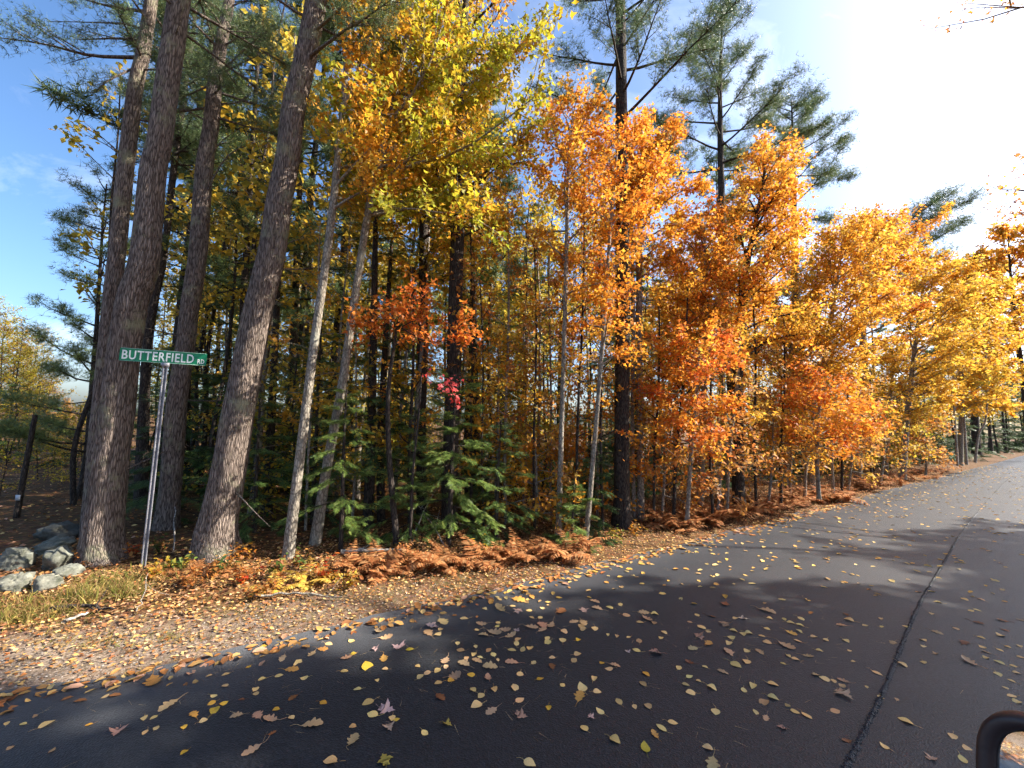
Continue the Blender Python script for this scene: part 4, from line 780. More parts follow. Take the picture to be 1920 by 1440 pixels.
# ------------------------------------------------------------------ boulders of the old stone wall
def boulder(px0, px1, py0, py1, label, seed, tone, depth=1.0, flat=1.0):
    rg = np.random.default_rng(seed); c0 = G((px0 + px1) / 2, py1); sc = c0[1] / FPX * .78; wx = (px1 - px0) * sc * .55; hz_ = (py1 - py0) * sc * .62
    n1, n2 = 40, 24; u = np.linspace(0, 2 * np.pi, n1, endpoint=False); v = np.linspace(0, np.pi, n2)
    U, Vv = np.meshgrid(u, v, indexing='ij'); d = np.stack([np.cos(U) * np.sin(Vv), np.sin(U) * np.sin(Vv), np.cos(Vv)], -1)
    r = np.full(U.shape, 1.0)
    for k in range(15):                  # planar chips
        nrm = norm(rg.normal(size=3)); lim = rg.uniform(.5, .86); q = d @ nrm; r = np.where(q > .05, np.minimum(r, lim / np.maximum(q, .05)), r)
    for k in range(9):
        w_ = rg.normal(size=3) * rg.uniform(2, 7); r = r + .026 * np.sin(d @ w_ * 2 + rg.uniform(0, 6))
    P = d * r[..., None] * np.array([wx, wx * depth, hz_]); a_ = rg.uniform(-.2, .2); P = P.reshape(-1, 3)
    P[:, 2] += P[:, 0] * a_
    base = c0.copy(); P = P + np.array([0, wx * depth * .6, hz_ * .46])
    i = np.arange(n1)[:, None]; j = np.arange(n2 - 1)[None]; i2 = (i + 1) % n1
    f = np.stack([i * n2 + j, i * n2 + j + 1, i2 * n2 + j + 1, i2 * n2 + j], -1).reshape(-1, 4)
    mb = MB(); mb.add(P, f); m = STONE[tone]; o = mb.build('boulder', m, smooth=True); o.location = base
    tag(o, label, 'boulder', 'boulders of the old stone wall'); return o
def stone(name, c1, c2, c3):
    m, t, n, l, o = mat(name); tcn = n.new('ShaderNodeTexCoord'); n1 = n.new('ShaderNodeTexNoise'); n1.inputs['Scale'].default_value = 9; n1.inputs['Detail'].default_value = 9; n1.inputs['Roughness'].default_value = .7
    l(tcn.outputs['Object'], n1.inputs['Vector']); rp = n.new('ShaderNodeValToRGB'); e = rp.color_ramp.elements; e[0].position = .34; e[0].color = (*c1, 1); e[1].position = .68; e[1].color = (*c3, 1); k = e.new(.52); k.color = (*c2, 1)
    l(n1.outputs['Fac'], rp.inputs[0]); p = n.new('ShaderNodeBsdfPrincipled'); p.inputs['Roughness'].default_value = .9; l(rp.outputs[0], p.inputs['Base Color'])
    b = n.new('ShaderNodeBump'); b.inputs['Strength'].default_value = .8; b.inputs['Distance'].default_value = .02; l(n1.outputs['Fac'], b.inputs['Height']); l(b.outputs[0], p.inputs['Normal']); l(p.outputs[0], o.inputs[0]); return m
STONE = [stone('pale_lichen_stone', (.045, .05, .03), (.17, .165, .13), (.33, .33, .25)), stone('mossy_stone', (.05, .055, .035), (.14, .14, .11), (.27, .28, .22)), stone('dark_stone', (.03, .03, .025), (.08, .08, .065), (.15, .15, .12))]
boulder(36, 102, 1070, 1112, 'pale pointed boulder nearest the grass', 1, 0)
boulder(-30, 40, 1066, 1118, 'pale boulder with red leaves cut by the left edge', 2, 0)
boulder(-20, 46, 1014, 1072, 'rounded grey boulder above the one at the left edge', 3, 1)
boulder(72, 130, 1052, 1090, 'flat slab boulder right behind the pale pointed boulder', 4, 1, 1.0)
boulder(52, 120, 1016, 1072, 'grey mossy boulder in the middle of the old wall', 5, 1)
boulder(36, 125, 996, 1040, 'long flat mossy boulder at the back of the old wall', 6, 1, .8)
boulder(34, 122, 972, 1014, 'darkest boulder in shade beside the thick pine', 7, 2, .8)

# ------------------------------------------------------------------ leaf litter, gravel, grass (uncountable)
LITP = [(.42, .22, .07), (.50, .27, .08), (.34, .14, .04), (.58, .36, .12), (.46, .16, .05), (.62, .42, .16), (.26, .11, .04), (.55, .30, .18)]
def litter(name, n, label, smin, smax, dmin, dmax, size, seed, pal, z0=.006, power=1., smaxp=1.):
    rg = np.random.default_rng(seed); s = smin + (smax - smin) * rg.random(n) ** smaxp; d = dmin + (dmax - dmin) * rg.random(n) ** power; l = edge_l(s) + d; xy = world(s, l)
    z = np.where(d > 0, ground_z(xy[:, 0], xy[:, 1]), road_z(s, l)) + z0 + rg.random(n) * .02 * np.clip(d, 0, 1)
    P = np.column_stack([xy, z]); a = rg.uniform(0, 6.28, n); dd = np.column_stack([np.cos(a), np.sin(a), rg.normal(0, .22, n)]); nn = np.array([0, 0, 1.0]) + rg.normal(0, .38, (n, 3)) * np.clip(d, .15, 1)[:, None]
    mb = MB(); scatter(mb, *DIAMOND, P, dd, nn, size * rg.uniform(.45, 1.2, n), pick(rg, pal, n, .25)); o = mb.build(name, LITTER, kind='stuff'); tag(o, label, 'leaf litter'); return o
litter('leaf_litter', 50000, 'golden brown fallen leaves carpeting the road verge', -4.5, 26, .02, 2.3, .038, 401, LITP + [(.56, .38, .18), (.50, .33, .16), (.46, .30, .16)], power=.85, smaxp=1.25)
litter('leaf_litter', 18000, 'dark rust brown leaves and needles on the bank below the trees, partly toned for shade', -5.5, 14, .75, 2.8, .05, 405, [(.28, .12, .05), (.20, .09, .04), (.36, .17, .06), (.42, .22, .08), (.16, .08, .04), (.46, .26, .12)], power=.8, z0=.012)  # browner than the verge litter, and darkened further to paint in tree shade
litter('leaf_litter', 15000, 'dry brown leaves covering the floor of the wood', -7, 22, 2.2, 12, .062, 402, LITP, power=1.3)
rg = np.random.default_rng(403); n = 6000; s = rg.uniform(-4.2, 3.5, n); d = .02 + rg.random(n) ** 1.3 * 1.0; xy = world(s, edge_l(s) + d)
PB = (np.array([[1, 0, 0], [-.9, .1, 0], [.1, .9, 0], [0, -1, .1], [.1, .1, .6], [0, 0, -.6]]), np.array([[0, 2, 4], [2, 1, 4], [1, 3, 4], [3, 0, 4]]))
mb = MB(); a = rg.uniform(0, 6.28, n); scatter(mb, *PB, np.column_stack([xy, ground_z(xy[:, 0], xy[:, 1]) + .003]), np.column_stack([np.cos(a), np.sin(a), a * 0]), np.array([0, 0, 1.]) + rg.normal(0, .2, (n, 3)), .003 + .006 * rg.random(n) ** 2.5, pick(rg, [(.3, .26, .22), (.2, .17, .14), (.4, .35, .3), (.14, .11, .09)], n))
m_, t_, n_, l_, o_ = mat('gravel_stone'); a_ = n_.new('ShaderNodeAttribute'); a_.attribute_name = 'Col'; p_ = n_.new('ShaderNodeBsdfPrincipled'); p_.inputs['Roughness'].default_value = .85; l_(a_.outputs['Color'], p_.inputs['Base Color']); l_(p_.outputs[0], o_.inputs[0])
go2 = mb.build('gravel', m_, kind='stuff'); tag(go2, 'grey brown gravel along the edge of the asphalt', 'gravel')
def grass(name, label, centres, seed, pal):
    rg = np.random.default_rng(seed); mb = MB(); tv = np.array([[0, -.035, 0], [0, .035, 0], [.55, .02, .0], [.55, -.02, 0], [1, 0, -.16]]); tf = np.array([[0, 1, 2], [0, 2, 3], [3, 2, 4]])
    for (px_, py_, rx, ry, n, h) in centres:
        g = [G(px_ + rg.normal(0, rx), min(1330, py_ + rg.normal(0, ry))) for _ in range(n)]; P = np.array(g); P[:, 2] = ground_z(P[:, 0], P[:, 1])
        s_, l_ = sl(P[:, :2]); P = P[l_ > edge_l(s_) + .15]; n = len(P)
        if n == 0: continue
        dd = np.column_stack([rg.normal(0, .9, n), rg.normal(0, .9, n), np.ones(n)]); scatter(mb, tv, tf, P, dd, rand_dir(rg, n), h * rg.uniform(.5, 1.3, n), pick(rg, pal, n, .2))
    o = mb.build(name, GRASSM, kind='stuff'); tag(o, label, 'grass'); return o
GP = [(.20, .19, .04), (.27, .22, .05), (.14, .16, .03), (.34, .25, .08), (.36, .23, .09), (.26, .14, .06)]
grass('grass', 'yellow green grass tufts on the verge below the boulders', [(200, 1105, 34, 10, 800, .10), (150, 1125, 20, 6, 500, .12), (232, 1118, 16, 5, 350, .12), (60, 1140, 40, 10, 800, .09), (20, 1160, 20, 6, 350, .10), (110, 1150, 18, 5, 250, .10), (240, 1090, 30, 8, 300, .10), (350, 1075, 40, 10, 350, .10), (60, 1172, 60, 10, 250, .06), (170, 1205, 50, 8, 200, .06), (310, 1195, 40, 8, 200, .05), (520, 1150, 60, 14, 250, .05), (700, 1110, 60, 10, 350, .05), (860, 1085, 60, 8, 350, .05), (420, 1140, 50, 10, 180, .05)], 404, GP)
# forest-floor shrubs and small green plants
def herb(px_, py_, seed, label, pal, h=.25, n=60):
    rg = np.random.default_rng(seed); b = G(px_, py_); mb = MB(); P = []; D = []
    for k in range(7):
        d = norm(np.array([rg.normal(0, .5), rg.normal(0, .5), 1])); pl = limb(rg, b, d, h * rg.uniform(.6, 1.2), 4, -.05, .15); tube(mb, pl, np.linspace(.004, .0015, 4), 3, (.12, .08, .04)); t = rg.uniform(.3, 1, n // 7); P.append(along(pl, t * .999) + rg.normal(0, .02, (len(t), 3)))
    P = np.concatenate(P); N = len(P); scatter(mb, *OVAL, P, rg.normal(0, 1, (N, 3)) * [1, 1, .4], np.array([0, 0, 1.]) + rg.normal(0, .4, (N, 3)), .05 * rg.uniform(.6, 1.3, N), pick(rg, pal, N))
    o = mb.build('low_shrub', LEAF, origin=b); tag(o, label, 'shrub', 'low shrubs on the verge'); return o
for q, (px_, py_, lb_, pal_) in enumerate([(335, 1070, 'low green shrub right of the sign post foot', HEMB + YELL), (250, 1045, 'low red brown shrub left of the sign post foot', RUST + RED), (300, 1040, 'leafy brown shrub behind the sign post foot', RUST + HEMB), (450, 1050, 'rusty shrub at the root of the leaning pine', RUST + ORANGE), (520, 1085, 'green and brown shrub in front of the slender pale trunk', HEMB + RUST), (610, 1085, 'reddish shrub left of the yellow fern', RUST + RED), (760, 1055, 'brown shrub behind the bracken', RUST), (900, 1040, 'olive shrub behind the bracken', YELL + HEMG), (1150, 1015, 'green shrub at the foot of the lone dark pine', HEMB + YELL), (1190, 1005, 'tan shrub right of the lone dark pine foot', RUST + GOLD), (400, 1085, 'dull green shrub on the bank in front of the leaning pine', HEMG + RUST), (160, 1060, 'rust coloured shrub between boulders and thick pine', RUST), (290, 1085, 'brown weedy shrub on the bank left of the dull green shrub', RUST + YELL), (365, 1105, 'low weedy shrub nearest the shoulder below the leaning pine', RUST), (455, 1095, 'red brown weed on the bank below the leaning pine root', RUST + RED), (500, 1120, 'low rusty weed beside the long thin stick', RUST), (650, 1105, 'rusty weed in front of the bracken drift', RUST + YELL), (565, 1065, 'green weed between slender pale trunk and yellow fern', HEMB + RUST), (430, 1070, 'brown weed at the front of the leaning pine', RUST)]):
    herb(px_, py_, 500 + q, lb_, pal_, .22, 84)

# ------------------------------------------------------------------ bracken
def ORD(k):
    W_ = 'first second third fourth fifth sixth seventh eighth ninth tenth eleventh twelfth thirteenth fourteenth fifteenth sixteenth seventeenth eighteenth nineteenth'.split()
    return W_[k] if k < 19 else f'{k + 1}th'
def frond_mesh(seed, ln=1.0, pal=((.40, .15, .04),), n=13):
    rg = np.random.default_rng(seed); mb = MB(); P = limb(rg, (0, 0, 0), (.55, 0, .85), ln, 9, -.16, .05); tube(mb, P, np.linspace(.006, .0015, 9), 3, pal[0])
    for k in range(n):
        t = .22 + .76 * k / (n - 1); q = along(P, np.array([t * .999]))[0]; tg = norm(along(P, np.array([min(.999, t + .03)]))[0] - along(P, np.array([t - .03]))[0]); L_ = .34 * ln * math.sin(math.pi * (.18 + .8 * (1 - t) ** .8 * .55 + .0)) * (1.05 - t * .85) + .02
        for s_ in (-1, 1):
            sd_ = np.array([0, s_ * 1.0, 0]); d = norm(tg * .55 + sd_ + np.array([0, 0, -.35 + rg.normal(0, .18)])); e_ = q + d * L_; w_ = norm(np.cross(d, [0, 0, 1.])) * L_ * .17
            c = np.array(pal[rg.integers(0, len(pal))]) * rg.uniform(.7, 1.3); m1 = q + d * L_ * .35; m2 = q + d * L_ * .7 + [0, 0, -.02 * L_]
            mb.add([q, m1 + w_, m1 - w_, m2 + w_ * .7, m2 - w_ * .7, e_ + [0, 0, -.10 * L_]], [[0, 2, 1], [1, 2, 4], [1, 4, 3], [3, 4, 5]], c)
    return mb.mesh('frond', FERNM)
RUSTF = [frond_mesh(k, 1., ((.37, .145, .05), (.47, .21, .075), (.28, .10, .035), (.50, .26, .11))) for k in range(4)]
YELF = [frond_mesh(20 + k, 1., ((.60, .38, .06), (.66, .46, .10), (.52, .30, .05))) for k in range(2)]
def fern(px_, py_, ln, nf, label, group, meshes, seed):
    rg = np.random.default_rng(seed); b = G(px_, py_); b[2] = float(ground_z(b[0], b[1])); root = empty('bracken_fern', b); tag(root, label, 'fern', group)
    for k in range(nf):
        o = bpy.data.objects.new('frond', meshes[rg.integers(0, len(meshes))]); COL.objects.link(o); o.parent = root; s_ = ln * rg.uniform(.65, 1.15)
        o.scale = (s_, s_, s_ * rg.uniform(.65, 1.1)); o.rotation_euler = (rg.normal(0, .15), rg.normal(0, .15), 6.283 * k / nf + rg.normal(0, .3)); o.location = tuple(rg.normal(0, .03, 2)) + (0,)
rg = np.random.default_rng(9); fk = 0
fern(585, 1092, .38, 9, 'yellow fern clump below the slender pale trunk', 'yellow ferns', YELF, 1)
fern(512, 1108, .26, 7, 'small golden brown fern left of the yellow fern clump', 'yellow ferns', YELF, 2)
FB = 'rust brown bracken along the verge'
for (x0, x1, y0, y1, n, ln, lb_) in [(640, 1010, 1080, 1046, 22, .45, 'rust bracken in the dense drift at the middle of the verge'), (1035, 1085, 1046, 1036, 5, .56, 'rust bracken in the tall mound left of the lone dark pine'), (1240, 1410, 995, 965, 18, .72, 'rust bracken in the bank right of the lone dark pine'),
                                     (1420, 1600, 962, 930, 18, .7, 'rust bracken in the low bank under the big golden maples'), (1600, 1770, 926, 892, 16, .85, 'rust bracken in the far bank near the bend'), (300, 480, 1095, 1080, 6, .24, 'small rust bracken on the bank by the sign post'), (120, 180, 1058, 1050, 3, .26, 'small rust bracken between boulders and thick pine'), (950, 1010, 985, 980, 3, .5, 'orange bracken inside the wood edge')]:
    for k in range(n):
        u = (k + rg.random()) / n; fern(x0 + (x1 - x0) * u, y0 + (y1 - y0) * u + rg.normal(0, 5.0) - abs(rg.normal(0, 8)), ln * rg.uniform(.5, 1.2), int(rg.integers(6, 10)), lb_.replace('rust bracken', f'rust bracken, {ORD(k)} from the left,', 1), FB, RUSTF, 50 + fk); fk += 1
# ------------------------------------------------------------------ fallen sticks
def stick(name, pts, r, label, m=GREYBARK, seed=0, tw=3):
    rg = np.random.default_rng(seed); P = spline([G(a, b) + [0, 0, h] for a, b, h in pts], 12); P = P + rg.normal(0, .006, P.shape); mb = MB(); tube(mb, P, np.linspace(r, r * .45, 12), 7, relief=bark_relief(seed, .12), cap=True)
    for k in range(tw):
        q = along(P, np.array([rg.uniform(.3, .9)]))[0]; pl = limb(rg, q, norm(norm(P[-1] - P[0]) + rg.normal(0, .6, 3) + [0, 0, .3]), rg.uniform(.08, .3), 4, 0, .2); tube(mb, pl, np.linspace(r * .4, .0015, 4), 4)
    o = mb.build(name, m, origin=P[0], smooth=True); tag(o, label, 'branch', 'fallen branches'); return o
stick('fallen_branch', [(118, 1172, .02), (140, 1165, .03), (160, 1157, .03)], .018, 'short pale broken branch on the grass edge', BIRCHBARK, 1, 0)
stick('fallen_branch', [(90, 1152, .03), (150, 1145, .04), (215, 1150, .03)], .022, 'dark rotten branch above the short pale branch', DARKBARK, 2)
stick('fallen_branch', [(255, 1152, .01), (266, 1138, .10), (272, 1122, .22)], .006, 'thin stick poking up from the bank below the sign', GREYBARK, 3, 1)
stick('fallen_branch', [(478, 1124, .03), (560, 1120, .04), (640, 1124, .02)], .012, 'long thin stick lying below the yellow fern', GREYBARK, 4)
stick('fallen_branch', [(640, 1042, .05), (690, 1040, .06), (760, 1036, .04)], .03, 'pale log lying behind the bracken', BIRCHBARK, 5)
stick('fallen_branch', [(770, 1030, .1), (800, 1000, .45), (835, 965, .7)], .010, 'dead grey branch leaning beside the bright hemlock', BIRCHBARK, 6, 6)
stick('fallen_branch', [(835, 1032, .05), (800, 1010, .3), (750, 975, .6)], .009, 'dead grey branch crossing the leaning one', BIRCHBARK, 7, 6)
stick('fallen_branch', [(1530, 945, .05), (1490, 925, .3), (1440, 905, .7)], .012, 'pale fallen sapling resting on the bracken bank', BIRCHBARK, 8, 4)
stick('fallen_branch', [(325, 1040, .02), (322, 985, .35), (305, 955, .55)], .010, 'bent bare twig standing beside the sign post', BIRCHBARK, 9, 4)

# ------------------------------------------------------------------ fallen leaves on the asphalt
def leaf_mesh(kind, seed):
    rg = np.random.default_rng(seed); mb = MB()
    if kind == 'oval':
        xs = [0, .12, .3, .5, .7, .86, 1.0]; hw_ = [0, .22, .34, .36, .27, .14, 0]
    elif kind == 'oak':
        xs = [0, .12, .22, .30, .36, .46, .54, .62, .70, .78, .88, .95, 1.0]; hw_ = [.02, .08, .22, .24, .15, .33, .37, .20, .26, .29, .16, .14, .03]
    elif kind == 'maple':
        xs = [-.06, -.14, .10, .2, .16, .42, .5, .66, .74, 1.0]; hw_ = [.0, .26, .22, .52, .60, .40, .16, .26, .10, 0]
    c1, c2, tw = rg.uniform(-.5, .9), rg.uniform(.2, 1.3), rg.normal(0, .5)
    def bend(x, y):
        return np.array([x - .5, y, .05 + c1 * (x - .5) ** 2 * .7 + c2 * y * y * .9 + tw * (x - .5) * y - .04 * abs(y)])
    n = len(xs); v = [bend(x, 0) for x in xs]; v += [bend(x, h) for x, h in zip(xs, hw_)]; v += [bend(x, -h) for x, h in zip(xs, hw_)]
    v = np.array(v); v[:, 2] -= v[:, 2].min() - .008; f = []
    for i in range(n - 1):
        f += [[i, i + 1, n + i + 1], [i, n + i + 1, n + i], [i, 2 * n + i + 1, i + 1], [i, 2 * n + i, 2 * n + i + 1]]
    mb.add(v, f)
    st = np.array([[-.5 + (.0 if kind != 'maple' else -.06), 0, v[0][2]], [-.72, .06 * rg.normal(), v[0][2] + .06], [-.98, .14 * rg.normal(), v[0][2] + .10 * rg.random()]]); tube(mb, spline(st, 4), [.016, .013, .012, .012], 3)
    return mb.mesh('fallen_leaf', ROADLEAF, True)
LM = {k: [leaf_mesh(k, 600 + 10 * q + j) for j in range(6)] for q, k in enumerate(('oval', 'oak', 'maple'))}
LC = {'b': ((.72, .48, .18), 'oval', 'pale yellow oval leaf'), 'y': ((.66, .38, .05), 'oval', 'bright yellow leaf'), 'o': ((.46, .29, .15), 'oak', 'tan lobed oak leaf'), 'O': ((.60, .29, .07), 'oak', 'orange lobed oak leaf'),
      'm': ((.44, .26, .17), 'maple', 'tan maple leaf'), 'p': ((.50, .33, .27), 'maple', 'pinkish maple leaf'), 'M': ((.46, .32, .07), 'maple', 'yellow brown maple leaf'), 'r': ((.24, .09, .035), 'oak', 'dark rust curled leaf'), 't': ((.44, .28, .12), 'oval', 'tan oval leaf')}
ZA = '40,1180,b 130,1185,b 200,1140,t 265,1185,b,120 500,1190,y 655,1235,m,140 810,1155,b 865,1150,b 815,1235,b 880,1210,t 1035,1205,y 1145,1170,b 1205,1030,b 1190,1070,y 1260,1072,y 950,1080,o,160 860,945,O,175 485,975,y,34 590,1030,b 1100,950,t 1175,915,b,50 1270,905,b,60 1395,865,y,50 1265,970,b 1440,990,b 1440,1016,t 1475,935,b 1570,915,b 1640,880,O,110 1710,930,b 1360,1050,r,50 1090,1135,O,110 1210,1110,y,90 1330,1140,o,100 1450,1140,o,110 1555,1105,y 1520,1165,o,120 1640,1155,b 1650,1040,r,80 1820,1070,y 1530,1245,r,60 1755,1195,o,160 60,1320,t 295,1335,t,70 1035,1350,y 1415,1340,o,140 1860,1405,b,110 1590,815,o,90 1755,795,o 1815,765,O 1850,735,b 1480,750,y'
ZB = '60,720,b 210,665,o 250,700,o,100 315,755,p,105 385,770,y 190,765,p,50 30,815,o 70,795,y,50 240,820,O,90 145,865,y,110 20,890,b 245,880,b,48 430,865,b,50 480,905,b 540,890,b 445,925,b 590,870,b,45 585,835,o 635,925,o,100 620,948,y 655,735,b,44 670,775,t 545,960,b 200,945,b,40 90,995,b 150,1070,b,90 265,1110,p,120 175,1140,b,90 285,1160,b 310,1168,y,50 275,1220,m,80 65,1205,b,60 65,1285,o,135 555,1040,r,105 470,1245,b 600,1205,M,80 240,1395,M,110 730,915,y 825,935,o,85 840,870,o,115 690,850,o,110 765,835,o 705,820,b,44 745,800,b,54 780,815,b,48 855,800,b,54 880,830,b,36 960,845,o,100 755,755,b,44 830,775,t,54 960,775,b,66 1020,775,t 1060,765,b 1080,850,o,56 1185,870,r,74 1185,820,b,48 740,1000,b 785,1035,b 760,1090,b,90 845,1120,o,100 860,1000,b,60 975,990,b,74 1005,915,b 1005,1060,b,80 1020,1150,m,90 1120,940,y 1245,975,b,48 1165,1105,y,54 1355,990,b,105 1340,1040,O,125 1440,1015,b 1425,940,b 1310,835,t 1330,800,b,60 1465,850,y,46 1505,885,b 1540,865,o,80 1560,1070,b,72 1455,1125,b,74 1410,1165,p,60 1365,1220,b,74 1540,1290,b,84 1715,915,y 1695,970,t 1650,1100,b,52 1725,1095,t,86 1800,1220,b,86 1865,1190,b,76 1765,1260,O,84 1710,1330,y,105 1060,1420,b,96 1760,800,m,100 1660,780,b 1615,790,p,50 1675,725,t 1615,705,b,40 1550,700,t,44 1500,690,b,30 1815,680,b,52 1800,710,b,44 1900,880,b 800,690,o,90 860,675,o,110 920,660,o 950,695,o,100 995,715,b 985,737,b 980,660,p,50 765,660,b,44 880,620,b,46 875,640,b,46 790,625,o 690,595,b 500,640,p,90 490,675,o,100 545,684,b 560,655,b,50 570,610,o,110 1130,630,o,110 1180,637,o 1070,645,o,100 1130,662,o,90 1255,675,b 1160,710,b 1160,733,b 1245,720,b 1335,720,y,50 1310,615,o,80 1360,622,o 1360,655,o 1425,657,b 1350,640,t 1680,620,b,56 1760,625,t 1605,580,b 1700,565,o 1765,575,b 1720,602,o 1070,590,b,44 1120,590,b,44 1000,555,p,70 1055,550,b,48 895,540,o,120 965,525,b,48 805,540,b,40 1235,560,r,100 1130,537,b,40 1360,545,p,70 1440,540,o 1425,500,o,80 1510,535,b 1570,520,b,48 1000,490,O,110'
ZC = '125,875,b,46 40,930,b,66 90,955,b,44 45,1020,b,80 20,975,t 165,995,b,80 300,865,b,90 360,847,b,86 230,905,o 270,795,o,120 360,785,b 435,790,o 260,742,b,70 275,710,b 145,745,O 60,770,o,90 40,850,r 85,700,m,90 290,673,b 340,690,b 375,685,b 445,700,b,54 475,660,b,52 475,737,b,66 240,635,m,90 145,675,b,44 585,757,o,130 650,730,b,66 610,685,O 655,675,b,56 740,707,b 805,725,b 770,785,b,56 595,815,b,48 635,832,b,68 565,857,b,44 705,815,o 920,730,b 940,785,b,44 960,847,b,38 510,975,b,84 345,1010,b,60 395,985,b,84 460,1077,t,100 510,1052,b,84 590,1095,t,56 185,1130,b,82 410,1132,b,62 635,1130,b,76 700,1152,b,86 470,1165,o,80 550,1220,m,74 140,1335,b,80 170,1430,o,150 755,922,o,90 800,945,b,86 850,957,b 905,955,o,86 900,985,t 920,1047,m,150 860,1127,b,86 1035,990,b,44 1115,1050,b,60 1205,1062,o,50 1095,912,b,80 1240,867,b,84 1185,740,o,84 1255,650,b,56 1025,642,b,56 1120,650,b,46 1115,605,b,52 920,580,r 935,612,b,76 895,640,o 720,570,O,64 670,605,b 660,640,b 610,627,b 570,605,b,46 490,602,b,46 330,600,p 295,600,b,50 480,560,o,130 160,587,r 80,580,b,46 105,650,b,72 40,620,b,40 240,520,r,100 925,1295,r,76 1135,1327,b,76 1255,1185,b,110 1410,1395,m,100 1520,1272,b,90 1600,1338,b,90 1580,1405,b,100 1430,682,o,90 1540,662,b 1585,742,r,110 1615,852,o,150 1355,852,b,80 1425,802,t 1355,762,b 1355,727,b 1775,920,b,80 1850,957,b 1880,912,b 1815,995,b,52 1850,1042,b,90 1885,1077,b,80 1860,872,b 1780,852,b,86 1710,827,b 1690,767,b 1710,795,o,80 1785,782,b 1830,765,b 1895,760,b 1900,822,b 1660,627,r,90 1800,617,r,90 1815,670,r,70 1680,712,b 1790,700,b,90 1620,560,b 1660,557,b 1680,497,o,80 1585,495,b 1435,512,b 1400,577,b 1800,442,o,66 1900,612,b'
rg = np.random.default_rng(808); nl_ = 0
def put_leaf(px_, py_, k, wpx, label):
    global nl_
    c, kind, nm = LC[k]; g = G(px_, py_, .025); dist = g[1]
    s_ = .74 * (g[1] / math.hypot(g[0], g[1])) ** .8 * wpx / FPX * dist / (1.0 if kind != 'maple' else 1.1); s_ = min(s_, .15)
    o = bpy.data.objects.new('fallen_leaf', LM[kind][rg.integers(0, 6)]); COL.objects.link(o)
    s0, l0 = sl(g[:2]); o.location = (g[0], g[1], float(road_z(s0, l0)) + .001)
    yaw = rg.uniform(0, 6.283) if py_ > 1130 else rg.uniform(0, 6.283)
    o.rotation_euler = (rg.normal(0, .07), rg.normal(0, .07), yaw); o.scale = (s_, s_ * rg.uniform(.85, 1.15), s_ * rg.uniform(.6, 1.3))
    v = rg.uniform(.75, 1.2); o.color = (*(np.clip(np.array(c) * v * (1 + rg.normal(0, .06, 3)), .01, .9)), 1)
    zone = ('right of the seam' if px_ > np.interp(py_, [900, 1440], [1890, 1590]) else 'in the foreground' if py_ > 1330 else 'mid lane' if py_ > 1190 else 'on the far lane half') 
    side = ' at left' if px_ < 640 else ' at centre' if px_ < 1180 else ' toward the right'
    size_ = 'large ' if s_ > .105 else 'small ' if s_ < .055 else ''
    tag(o, f'{size_}{nm} {zone}{"" if "seam" in zone else side}', 'leaf', f'{nm} on the asphalt'); nl_ += 1
for org, zs in ((0, ZA), (640, ZB), (1280, ZC)):
    for it in zs.split():
        a = it.split(','); w_ = float(a[3]) if len(a) > 3 else {'o': 86, 'O': 86, 'm': 90, 'p': 80, 'M': 80, 'r': 70}.get(a[2], 62)
        put_leaf(org + float(a[0]) / 3, 960 + float(a[1]) / 3, a[2], w_ / 3, None)
# the many small ones farther off and crowded along the edge
rg = np.random.default_rng(809); mb = MB(); n = 2600
s = 1.5 + 34 * rg.random(n) ** 1.1; u = rg.random(n) ** 1.5; l = edge_l(s) - .03 - u * 5.2; keep = (rg.random(n) < np.clip(1.15 - u * .9, .2, 1))
xy = world(s, l); pr = np.array([proj((a, b, 0)) for a, b in xy]); keep &= (pr[:, 1] < 1140) | (u < .05)
s, l, xy = s[keep], l[keep], xy[keep]; n = len(s); a = rg.uniform(0, 6.28, n)
scatter(mb, *OVAL, np.column_stack([xy, road_z(s, l) + .006]), np.column_stack([np.cos(a), np.sin(a), rg.normal(0, .1, n)]), np.array([0, 0, 1.]) + rg.normal(0, .15, (n, 3)), rg.uniform(.045, .095, n), pick(rg, [(.56, .42, .17), (.60, .40, .12), (.44, .28, .12), (.60, .30, .07), (.66, .40, .08)], n, .2))
s = rg.uniform(-4.5, 12, 1100); l = edge_l(s) - .02 - np.abs(rg.normal(0, .13, 1100)); xy = world(s, l); a = rg.uniform(0, 6.28, 1100)
scatter(mb, *OVAL, np.column_stack([xy, road_z(s, l) + .006]), np.column_stack([np.cos(a), np.sin(a), rg.normal(0, .15, 1100)]), np.array([0, 0, 1.]) + rg.normal(0, .2, (1100, 3)), rg.uniform(.04, .1, 1100), pick(rg, LITP, 1100, .2))
n = 700; s = rg.uniform(-3.5, 5, n); l = edge_l(s) - rg.random(n) ** 1.6 * 3.2; xy = world(s, l); a = rg.uniform(0, 6.28, n)
scatter(mb, [[0, -.012, 0], [0, .012, 0], [1, .004, 0]], [[0, 1, 2]], np.column_stack([xy, road_z(s, l) + .004]), np.column_stack([np.cos(a), np.sin(a), a * 0]), np.array([0, 0, 1.]) + rg.normal(0, .1, (n, 3)), rg.uniform(.04, .10, n), pick(rg, [(.42, .30, .16), (.3, .2, .1), (.5, .38, .2)], n, .2))
o = mb.build('leaf_litter', LITTER, kind='stuff'); tag(o, 'small far leaves strewn over the asphalt up to the bend', 'leaf litter')

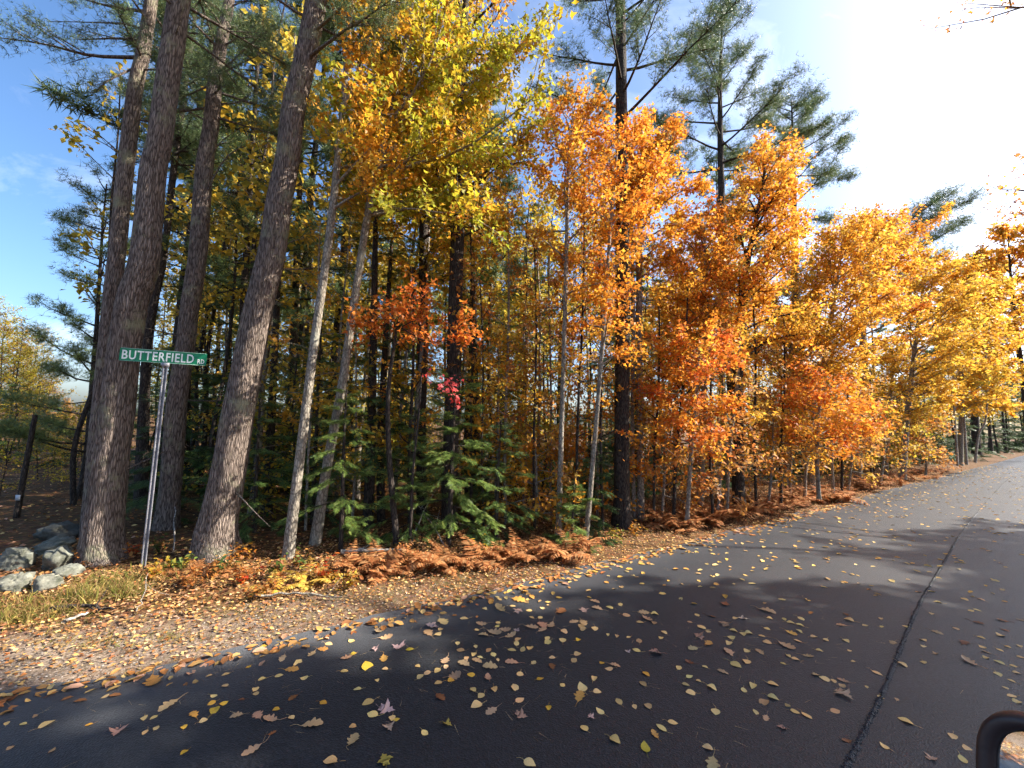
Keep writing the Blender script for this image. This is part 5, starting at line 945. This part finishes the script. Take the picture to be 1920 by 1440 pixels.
# ------------------------------------------------------------------ car side mirror
MY = .62; mc = T(2066, 1562, MY + .03); side_root = empty('side_mirror', mc); tag(side_root, 'dark rounded car side mirror in the lower right corner', 'car mirror')
vd = norm(mc - CAMP); nv = norm(norm(np.array([-RD[0] * .85 + RN[0] * .55, -RD[1] * .85 + RN[1] * .55, -.22])) - vd); ax = norm(np.cross([0, 0, 1.], nv)); au = np.cross(nv, ax)
def sup(a_, b_, n_, ex=3.0):
    th = np.linspace(0, 2 * np.pi, n_, endpoint=False); c, s_ = np.cos(th), np.sin(th)
    return np.stack([a_ * np.sign(c) * np.abs(c) ** (2 / ex), b_ * np.sign(s_) * np.abs(s_) ** (2 / ex)], -1)
def loft(mb, secs, close=True):
    n_ = 64; R_ = []
    for a_, b_, z in secs:
        q = sup(a_, b_, n_); R_.append(mc + q[:, :1] * ax + q[:, 1:] * au + nv * z)
    V = np.array(R_); m_ = len(secs); i = np.arange(m_ - 1)[:, None] * n_; j = np.arange(n_)[None]; j2 = (j + 1) % n_
    mb.add(V.reshape(-1, 3), np.stack([i + j, i + n_ + j, i + n_ + j2, i + j2], -1).reshape(-1, 4))
HA, HB = .134, .118
mb = MB(); loft(mb, [(HA - .022, HB - .022, -.022), (HA - .021, HB - .021, -.004), (HA - .016, HB - .016, .002), (HA - .006, HB - .006, .004), (HA, HB, -.003), (HA + .003, HB + .003, -.02), (HA, HB, -.05), (HA - .02, HB - .02, -.085), (HA - .06, HB - .06, -.11), (.002, .002, -.118)])
mb.build('housing', plain('mirror_housing', (.045, .026, .024), .42, 0, .12, 60, .5, .12), side_root, True, shift=mc)
mb = MB(); q = sup(HA - .0225, HB - .0225, 64); mb.add(np.vstack([mc + q[:, :1] * ax + q[:, 1:] * au - nv * .014, [mc - nv * .014]]), [[k, (k + 1) % 64, 64] for k in range(64)]); mb.build('mirror_glass', plain('mirror_silver', (.9, .92, .93), .02, 1.0, 0), side_root, shift=mc)
mb = MB(); tube(mb, spline([mc - nv * .05 - au * .09, mc - nv * .06 - au * .17 - ax * -.02, mc - nv * .03 - au * .24 - ax * -.10], 8), np.linspace(.035, .028, 8), 10); mb.build('arm', plain('arm_black', (.015, .015, .016), .5), side_root, True, shift=mc)

# things that look alike are told apart by their order from left to right
from collections import defaultdict
grp = defaultdict(list)
for o in COL.objects:
    if o.parent is None and 'label' in o.keys(): grp[o['label']].append(o)
for k_, os_ in grp.items():
    if len(os_) > 1:
        for i_, o in enumerate(sorted(os_, key=lambda q: proj(q.location)[0])): o['label'] = f'{k_}, {ORD(i_)} from left'
